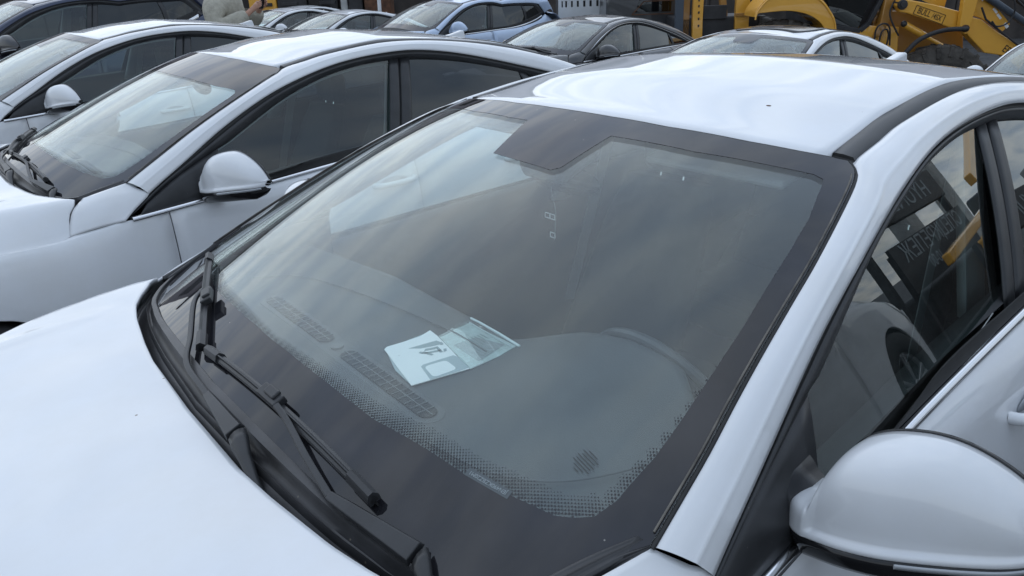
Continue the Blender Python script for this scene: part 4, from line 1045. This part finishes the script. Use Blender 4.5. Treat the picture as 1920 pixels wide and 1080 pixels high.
# --- dark van
V = empty('dark_van', (-10.686, -8.675, 0), math.radians(142.4)); tag(V, 'dark grey van between the slotted white crate and the fork lift', 'van')
b = MB(); b.prism([(-.62, -.9), (1.2, -.9), (1.2, 1.75), (-.45, 1.75), (-.60, 1.2)], 1, 0, 1.7); b.build('body', 'van_grey', V, bevel=.05, seg=3)
b = MB(); b.prism([(-.10, 1.02), (.56, 1.02), (.56, 1.45), (.10, 1.45)], 1, -.012, .0); b.build('side_window', 'privacy_glass', V, bevel=.004)
for p, q in (((-.14, .98), (.07, 1.20)), ((.07, 1.20), (.60, 1.20)), ((-.14, .98), (.60, .98))):
    b = MB(); b.bar((p[0], -.02, p[1]), (q[0], -.02, q[1]), .015, .015, (0, 1, 0)); b.build('window_trim', 'rusty', V)
for x in (-.2, .95): big_tyre(V, x, -.80, .35, .22, .1, 'rubber', 10)
# --- white slotted crate on a trailer
Bx = empty('slotted_crate', (-10.564, -10.031, 0), math.radians(142.4)); tag(Bx, 'white metal crate with a row of dark slots, right of the light blue SUV', 'crate')
slots = [(-.345, -.33)]; xs_ = [-.43, -.385, -.345, -.315, -.265, -.205, -.155, -.095, -.04, .025, .085, .145, .205, .275, .335, .375, .42, .455]
b = MB(); b.box((.01, 0, .98), (.94, .02, .26)); b.build('lower_panel', 'box_white', Bx)
b = MB(); b.box((.01, 0, 1.245), (.94, .02, .05)); b.build('top_rail', 'box_white', Bx)
for k in range(0, len(xs_)-1, 2):
    b = MB(); b.box(((xs_[k]+xs_[k+1])/2-.02, 0, 1.166), (xs_[k+1]-xs_[k]+.015, .02, .112)); b.build('slat', 'box_white', Bx)
b = MB(); b.box((.01, .45, 1.0), (.92, .8, .5)); b.build('inside', 'machine_dark', Bx)
b = MB(); b.box((.0, .4, .3), (1.1, .9, .9)); b.build('stand', 'machine_dark', Bx)
# --- distant excavator and lorry parts at upper left
E_ = empty('excavator', (-10.676, -23.198, 0), math.radians(142.4)); tag(E_, 'yellow excavator with dark cab in the distance, above the farthest white sedan', 'excavator')
for nm, x0, x1, z0, z1, m in (('counterweight', -1.6, -.72, .2, 1.7, 'yellow_paint'), ('engine_cover', -.70, .25, .1, 1.8, 'machine_dark'), ('cab', .27, 1.22, .3, 2.3, 'gloss_black'), ('cab_post', 1.30, 1.52, .2, 2.3, 'concrete'), ('boom_foot', 1.55, 2.0, 0, 2.1, 'machine_dark'), ('boom', 2.05, 2.9, .2, 2.0, 'rusty')):
    b = MB(); b.box(((x0+x1)/2, .4, (z0+z1)/2), (x1-x0, .8, z1-z0)); b.build(nm, m, E_, bevel=.06, seg=3)
b = MB(); b.box((.3, .4, -.35), (4.2, 1.2, .8)); b.build('track', 'machine_dark', E_, bevel=.2, seg=4)
for x in (-1.1, -.3, .9): b = MB(); b.box((x, -.03, 1.12), (.5, .05, .10)); b.build('panel', 'machine_dark', E_, bevel=.01)
b = MB(); b.cyl((0, 0, -1.1), (0, 0, 4.2), .045, n=14); o = b.build('white_pole', 'box_white', None, smooth=True); o.location = (-9.72, -16.40, 0); o.rotation_euler = (0, -.03, 0); tag(o, 'thin white pole rising behind the small white sedan', 'pole')
# --- warehouse far behind everything
Wh = empty('warehouse', (-19.1, -21.7, -1.15), math.radians(142.4)); tag(Wh, 'long warehouse wall closing the yard behind the machines', 'building')
for k in range(16):
    b = MB(); b.box((-24+3.05*k+1.5, .15, 5.1), (3.0, .3, 3.0)); b.build('wall_panel', 'wall_pink', Wh, bevel=.03)
    b = MB(); b.box((-24+3.05*k+1.5, .15, 1.75), (3.0, .3, 3.6)); b.build('lower_panel', 'wall_shaded', Wh, bevel=.03)  # dark colour: steel doors and the shade behind the machines, painted in
b = MB(); b.box((0, 1.2, 6.75), (50, 3, .25)); b.build('roof', 'machine_dark', Wh)
for k in range(0, 16, 2): b = MB(); b.box((-24+3.05*k+1.5, -.05, 5.2), (1.8, .12, 1.0)); b.build('window', 'gloss_black', Wh)

# ================================================================ THINGS THE DRIVER WINDOW MIRRORS
Sg = empty('sign_stand', (0, 0, 0)); tag(Sg, 'black shop banner with grey Cyrillic lettering, mirrored in the driver window', 'banner')
mw = lambda x, y, z: frame(Vector((x, y, z)), (1, 0, 0), (0, 0, 1))
b = MB(); b.box((-13.8, 5.0, 1.20), (4.7, .06, .92)); b.build('banner_cloth', 'banner_black', Sg)
text('lettering', 'СПЕЦКРЕПЕЖ', .50, 'grey_print', Sg, mw(-13.8, 4.965, 1.42), .002, sx=1.12)
text('lettering', '-10-00', .34, 'grey_print', Sg, mw(-13.2, 4.965, 1.02), .002)
for x in (-15.9, -11.7): b = MB(); b.box((x, 5.1, .2), (.12, .12, 2.7)); b.build('post', 'machine_dark', Sg)
Hs = empty('dealer_sign', (0, 0, 0)); tag(Hs, 'dark raised sign with HYUNDAI lettering, mirrored in the driver window', 'sign')
b = MB(); b.box((-13.6, 5.1, 2.38), (5.2, .12, .72)); b.build('sign_board', 'banner_black', Hs, bevel=.03)
text('lettering', 'HYUNDAI', .55, 'grey_print', Hs, mw(-13.75, 5.035, 2.36), .002, sx=1.35)
for x in (-16.4, -11.2): b = MB(); b.box((x, 5.25, .6), (.14, .14, 3.5)); b.build('post', 'machine_dark', Hs)
for k, (x, w_) in enumerate(((-17.2, .75), (-21.2, .6))):
    b = MB(); b.box((x, 6.6, 1.4), (w_, .5, 4.6)); o = b.build('concrete_pillar', 'concrete', None, bevel=.03)
    tag(o, ['broad pale concrete pillar beside the black banner', 'narrower pale concrete pillar far behind the banner'][k], 'pillar')
X_ = empty('small_excavator', (-19.5, 5.2, gh(-19))); tag(X_, 'yellow excavator reaching its arm past the black banner, mirrored in the driver window', 'excavator')
b = MB(); b.box((0, .4, 1.3), (2.0, 1.6, 1.1)); b.build('body', 'yellow_paint', X_, bevel=.08, seg=3)
b = MB(); b.box((.5, -.1, 2.2), (1.0, .8, 1.2)); b.build('cab', 'gloss_black', X_, bevel=.08)
b = MB(); b.box((0, .4, .35), (2.6, 1.8, .7)); b.build('track', 'machine_dark', X_, bevel=.2, seg=4)
b = MB(); b.bar((-1.8, -.5, 4.6), (2.2, -.5, 3.1), .22, .30); b.build('boom', 'yellow_paint', X_, bevel=.03)
b = MB(); b.bar((1.2, -.75, 2.5), (7.4, -.75, 2.05), .16, .22); b.build('stick', 'yellow_paint', X_, bevel=.03)
W2 = MB(); W2.box((-16.5, 6.2, -.2), (5.5, .9, 1.7)); o = W2.build('wrapped_pallet', 'machine_dark', None, bevel=.12, seg=4); tag(o, 'long dark film wrapped pallet standing under the banner', 'pallet')

# ================================================================ CARD SLEEVE ON THE DASHBOARD
Pp = empty('paper_sleeve', (0, 0, 0)); tag(Pp, 'pale plastic sleeve of folded papers lying on the dashboard of the nearest sedan', 'papers')
def sheet(name, pts, m, z, th=.0012, par=Pp, bend=0):
    b = MB(); b.prism([(x, y) for x, y in pts], 2, z, z+th); return b.build(name, m, par)
Z0 = .9835
sheet('inner_paper', [(-.520, .100), (-.552, .004), (-.664, -.003), (-.660, .034), (-.628, .194), (-.512, .176)], 'paper_grey', Z0, .002)
sheet('left_sheet', [(-.548, .008), (-.558, .001), (-.600, .005), (-.637, .006), (-.670, -.006), (-.666, .033), (-.655, .085), (-.645, .13), (-.631, .197), (-.548, .184), (-.51, .178), (-.526, .104)], 'paper', Z0+.0025)
sheet('right_sheet', [(-.668, .036), (-.690, .034), (-.716, .024), (-.757, .020), (-.763, .188), (-.71, .192), (-.633, .197), (-.648, .13)], 'paper', Z0+.0012)
sheet('clear_pocket', [(-.664, .034), (-.690, .028), (-.716, .016), (-.738, .007), (-.762, .015), (-.768, .190), (-.71, .195), (-.630, .200), (-.645, .13)], 'film_sleeve', Z0+.0045, .0006)
b = MB(); b.tube([(-.770, .008, Z0+.006), (-.772, .04, Z0+.005), (-.768, .12, Z0+.006), (-.764, .190, Z0+.005)], .0028, 8); b.build('sealing_strip', 'film', Pp, True)
b = MB(); b.tube([(-.756, .022, Z0+.005), (-.752, .10, Z0+.0055), (-.750, .186, Z0+.005)], .0016, 6); b.build('sleeve_crease', 'paper_grey', Pp, True)
sheet('grey_print_field', [(-.564, .126), (-.572, .122), (-.639, .129), (-.646, .149), (-.634, .194), (-.603, .191), (-.549, .183)], 'paper_grey', Z0+.0038, .0004)
def rrect(c0, c1, c2, c3, k=.22):
    P_ = [np.array(c) for c in (c0, c1, c2, c3)]; out = []
    for i in range(4):
        p, a_, b_ = P_[i], P_[i-1], P_[(i+1) % 4]; q0 = p+(a_-p)*k; q1 = p+(b_-p)*k
        for t in np.linspace(0, 1, 5): out.append(tuple(q0*(1-t)**2+p*2*t*(1-t)+q1*t*t))
    return out
sheet('white_card_field', rrect((-.568, .131), (-.616, .137), (-.612, .183), (-.558, .181)), 'paper', Z0+.0043, .0004)
sheet('triangle_print', [(-.588, .040), (-.652, .048), (-.655, .070), (-.628, .064), (-.606, .056)], 'paper_print', Z0+.0038, .0004)
for q in ([(-.606, .072), (-.612, .066), (-.634, .074), (-.628, .080)], [(-.604, .074), (-.598, .076), (-.606, .100), (-.612, .098)], [(-.598, .084), (-.604, .080), (-.636, .090), (-.630, .096)], [(-.632, .072), (-.638, .074), (-.632, .102), (-.626, .100)], [(-.592, .072), (-.598, .070), (-.602, .080), (-.596, .082)], [(-.640, .092), (-.646, .094), (-.640, .104), (-.634, .102)], [(-.650, .060), (-.656, .062), (-.652, .074), (-.646, .072)]):
    sheet('drawing_print', q, 'paper_print', Z0+.0042, .0004)
mat('card_tint', (.50, .48, .50), .6)
sheet('receipt', [(-.668, .089), (-.724, .091), (-.748, .160), (-.664, .184)], 'card_tint', Z0+.0030, .0006)
for k in range(7):
    x = -.690-.008*k; sheet('print_line', [(x, .085), (x-.0022, .085), (x-.0022, .150-.006*k), (x, .150-.006*k)], 'paper_print', Z0+.0040, .0003)
# hanging tags under the rear view mirror
Ht = empty('hanging_tag', (0, 0, 0)); tag(Ht, 'thin chain with two tiny framed tags hanging from the rear view mirror', 'ornament')
b = MB(); b.tube([tuple(p) for p in crs([(-1.05, -.035, 1.245), (-1.05, -.030, 1.21), (-1.05, -.018, 1.175), (-1.05, -.020, 1.14), (-1.05, -.024, 1.10)], 5)], .0011, 5); b.build('chain', 'trim_grey', Ht, True)
for y, z in ((-.048, 1.158), (-.030, 1.158), (-.030, 1.112)):
    for dy, dz, wy, wz in ((0, .006, .018, .0016), (0, -.006, .018, .0016), (.0085, 0, .0016, .012), (-.0085, 0, .0016, .012)):
        b = MB(); b.box((-1.05, y+dy, z+dz), (.0015, wy, wz)); b.build('tag_frame', 'box_white', Ht)
    b = MB(); b.box((-1.051, y, z), (.0012, .016, .010)); b.build('tag_plate', 'machine_dark', Ht)
mat('tab_grey', (.07, .085, .09), .05); mat('tab_print', (.30, .34, .35), .6)
# print on the nearest screen: number window in the black band and the maker's stamp
wsA = [o for o in bpy.data.objects if o.parent == carA and o.name.startswith('windshield')][0]
def on_screen(x, y, h): return Vector((x, y, gz(x, y)+h))
b = MB(); q0, q1 = on_screen(-.379, .552, .0008), on_screen(-.397, .626, .0008)
b.bar(q0, q1, .013, .0006, (.42, .15, .9)); b.build('number_window', 'tab_grey', wsA, bevel=.0)
ud = (q1-q0).normalized(); text('number_print', 'JEN490KZBZ20M1', .0085, 'tab_print', wsA, frame((q0+q1)/2+Vector((.42, .15, .9))*.0012, -ud, Vector((.42, .15, .9)).cross(-ud)), .0001)
st0 = on_screen(-.494, .670, -.0024); sx_ = Vector((0.05, 1, -.25)).normalized(); sn = Vector((.44, .24, .87)).normalized(); sy_ = sn.cross(sx_)
for k in range(8):
    wd = [.010, .020, .034, .030, .034, .026, .032, .018][k]; c = st0+sy_*(.016-.0045*k)*-1
    b = MB(); b.bar(c-sx_*wd*.5, c+sx_*wd*.5, .0018, .0003, sn); b.build('stamp_line', 'black_print', wsA)
# bird spot on the roof
b = MB(); zr = 1.4425; b.sph((-1.36, .33, 1.418), 1, (.006, .008, .0025)); sp = b.build('dirt_spot', 'rusty', carA, True)

# ================================================================ PERSON
def skin(name, verts, edges, m, parent, root=0, sub=2):
    me = bpy.data.meshes.new(name); me.from_pydata([v[:3] for v in verts], [], edges); me.update()
    o = bpy.data.objects.new(name, me); col.objects.link(o); o.parent = parent
    sk_ = o.modifiers.new('skin', 'SKIN'); sk_.use_smooth_shade = True
    sv = me.skin_vertices[0].data if len(me.skin_vertices) else None
    if sv is None:
        bpy.context.view_layer.objects.active = o; sv = me.skin_vertices[0].data
    for i, v in enumerate(verts):
        sv[i].radius = (v[3], v[4] if len(v) > 4 else v[3]); sv[i].use_root = (i == root)
    su = o.modifiers.new('sub', 'SUBSURF'); su.levels = sub; su.render_levels = sub
    bpy.context.view_layer.update()
    dg = bpy.context.evaluated_depsgraph_get(); me2 = bpy.data.meshes.new_from_object(o.evaluated_get(dg)); o.modifiers.clear(); o.data = me2
    me2.materials.clear(); me2.materials.append(M[m]); me2.polygons.foreach_set('use_smooth', [True]*len(me2.polygons))
    return o
mat('skin', (.42, .23, .16), .55); mat('jacket', (.36, .34, .28), .9, noise=(18, .18), bump=(60, .8, .01)); mat('trousers', (.03, .035, .05), .9); mat('hair', (.02, .014, .010), .7); mat('shoe', (.02, .02, .02), .6); mat('phone_black', (.01, .01, .012), .15)
PR = empty('person', (-2.90, -7.45, 0), math.radians(142.4-14)); PR.scale = (1.07, 1.07, 1.07); tag(PR, 'person in a beige jacket holding a phone with both hands', 'person')
# local: +x is where the person faces (right in the picture), +y away from the camera
vb = [(0, 0, .98, .13, .11), (-.01, 0, 1.14, .11, .09), (-.01, 0, 1.32, .12, .10), (0, 0, 1.46, .08, .08), (.02, 0, 1.54, .055), (.04, 0, 1.62, .075, .08), (.045, 0, 1.72, .09, .085), (.04, 0, 1.78, .06),
      (0, .17, 1.44, .045), (.06, .26, 1.22, .035), (.30, .10, 1.34, .030), (.36, .06, 1.385, .026),
      (0, -.17, 1.44, .045), (.05, -.27, 1.22, .035), (.28, -.10, 1.32, .030), (.34, -.055, 1.375, .026),
      (0, .09, .92, .085), (.02, .10, .50, .06), (0, .11, .08, .045), (.12, .12, .035, .035), (0, -.09, .92, .085), (.02, -.10, .50, .06), (0, -.11, .08, .045), (.12, -.12, .035, .035)]
eb_ = [(0, 1), (1, 2), (2, 3), (3, 4), (4, 5), (5, 6), (6, 7), (3, 8), (8, 9), (9, 10), (10, 11), (3, 12), (12, 13), (13, 14), (14, 15), (0, 16), (16, 17), (17, 18), (18, 19), (0, 20), (20, 21), (21, 22), (22, 23)]
n0 = len(vb)
def hand(base, wi, sg):
    b0 = len(vb); x, y, z = base
    vb.append((x+.035, y-.005*sg, z+.030, .026, .016)); eb_.append((wi, b0))            # palm
    for k, (dz, ln) in enumerate(((.026, .030), (.010, .034), (-.006, .032), (-.020, .026))):
        i = len(vb); vb.append((x+.062, y-.004*sg, z+.034+dz*.9, .0095)); vb.append((x+.062+ln*.7, y-.016*sg, z+.046+dz, .0085)); vb.append((x+.060+ln*.6, y-.034*sg, z+.052+dz, .0075))
        eb_.extend([(b0, i), (i, i+1), (i+1, i+2)])
    i = len(vb); vb.append((x+.030, y-.022*sg, z+.052, .011)); vb.append((x+.044, y-.034*sg, z+.072, .0095)); eb_.extend([(b0, i), (i, i+1)])
hand((.36, .06, 1.385), 11, 1); hand((.34, -.055, 1.375), 15, -1)
body = skin('body', vb, eb_, 'skin', PR)
jk = [(0, 0, .90, .19, .15), (-.02, 0, 1.10, .20, .15), (-.02, 0, 1.30, .215, .165), (-.01, 0, 1.45, .17, .15), (.0, 0, 1.52, .10, .10), (0, .19, 1.44, .12), (.05, .27, 1.22, .105), (.19, .18, 1.27, .095), (.32, .090, 1.35, .060), (0, -.19, 1.44, .12), (.04, -.28, 1.22, .105), (.17, -.18, 1.25, .095), (.30, -.090, 1.33, .060)]
skin('jacket', jk, [(0, 1), (1, 2), (2, 3), (3, 4), (3, 5), (5, 6), (6, 7), (7, 8), (3, 9), (9, 10), (10, 11), (11, 12)], 'jacket', PR)
skin('trousers', [(0, 0, .96, .17, .13), (0, .10, .88, .11), (.02, .10, .50, .085), (0, .11, .10, .07), (0, -.10, .88, .11), (.02, -.10, .50, .085), (0, -.11, .10, .07)], [(0, 1), (1, 2), (2, 3), (0, 4), (4, 5), (5, 6)], 'trousers', PR)
for s_ in (1, -1):
    b = MB(); b.sph((.06, .115*s_, .045), 1, (.145, .055, .05)); b.build('shoe', 'shoe', PR, True)
b = MB(); b.sph((.02, 0, 1.76), 1, (.105, .092, .085)); b.sph((-.02, 0, 1.70), 1, (.08, .088, .09)); b.build('hair', 'hair', PR, True)
b = MB(); b.sph((.145, 0, 1.68), 1, (.018, .012, .022)); b.build('nose', 'skin', PR, True)
for s_ in (1, -1):
    b = MB(); b.sph((.125, .032*s_, 1.70), .011); b.build('eye', 'box_white', PR, True)
    b = MB(); b.sph((.04, .088*s_, 1.68), 1, (.016, .008, .026)); b.build('ear', 'skin', PR, True)
Ph = MB(); Ph.box((0, 0, 0), (.012, .075, .15)); o = Ph.build('phone', 'phone_black', None, bevel=.004); o.parent = None
th = math.radians(142.4-14); lx, ly = .45, .0
o.location = (-2.90+lx*math.cos(th)-ly*math.sin(th), -7.45+lx*math.sin(th)+ly*math.cos(th), 1.54); o.rotation_euler = (0, .35, th); tag(o, 'dark phone held up by the person in the beige jacket', 'phone')
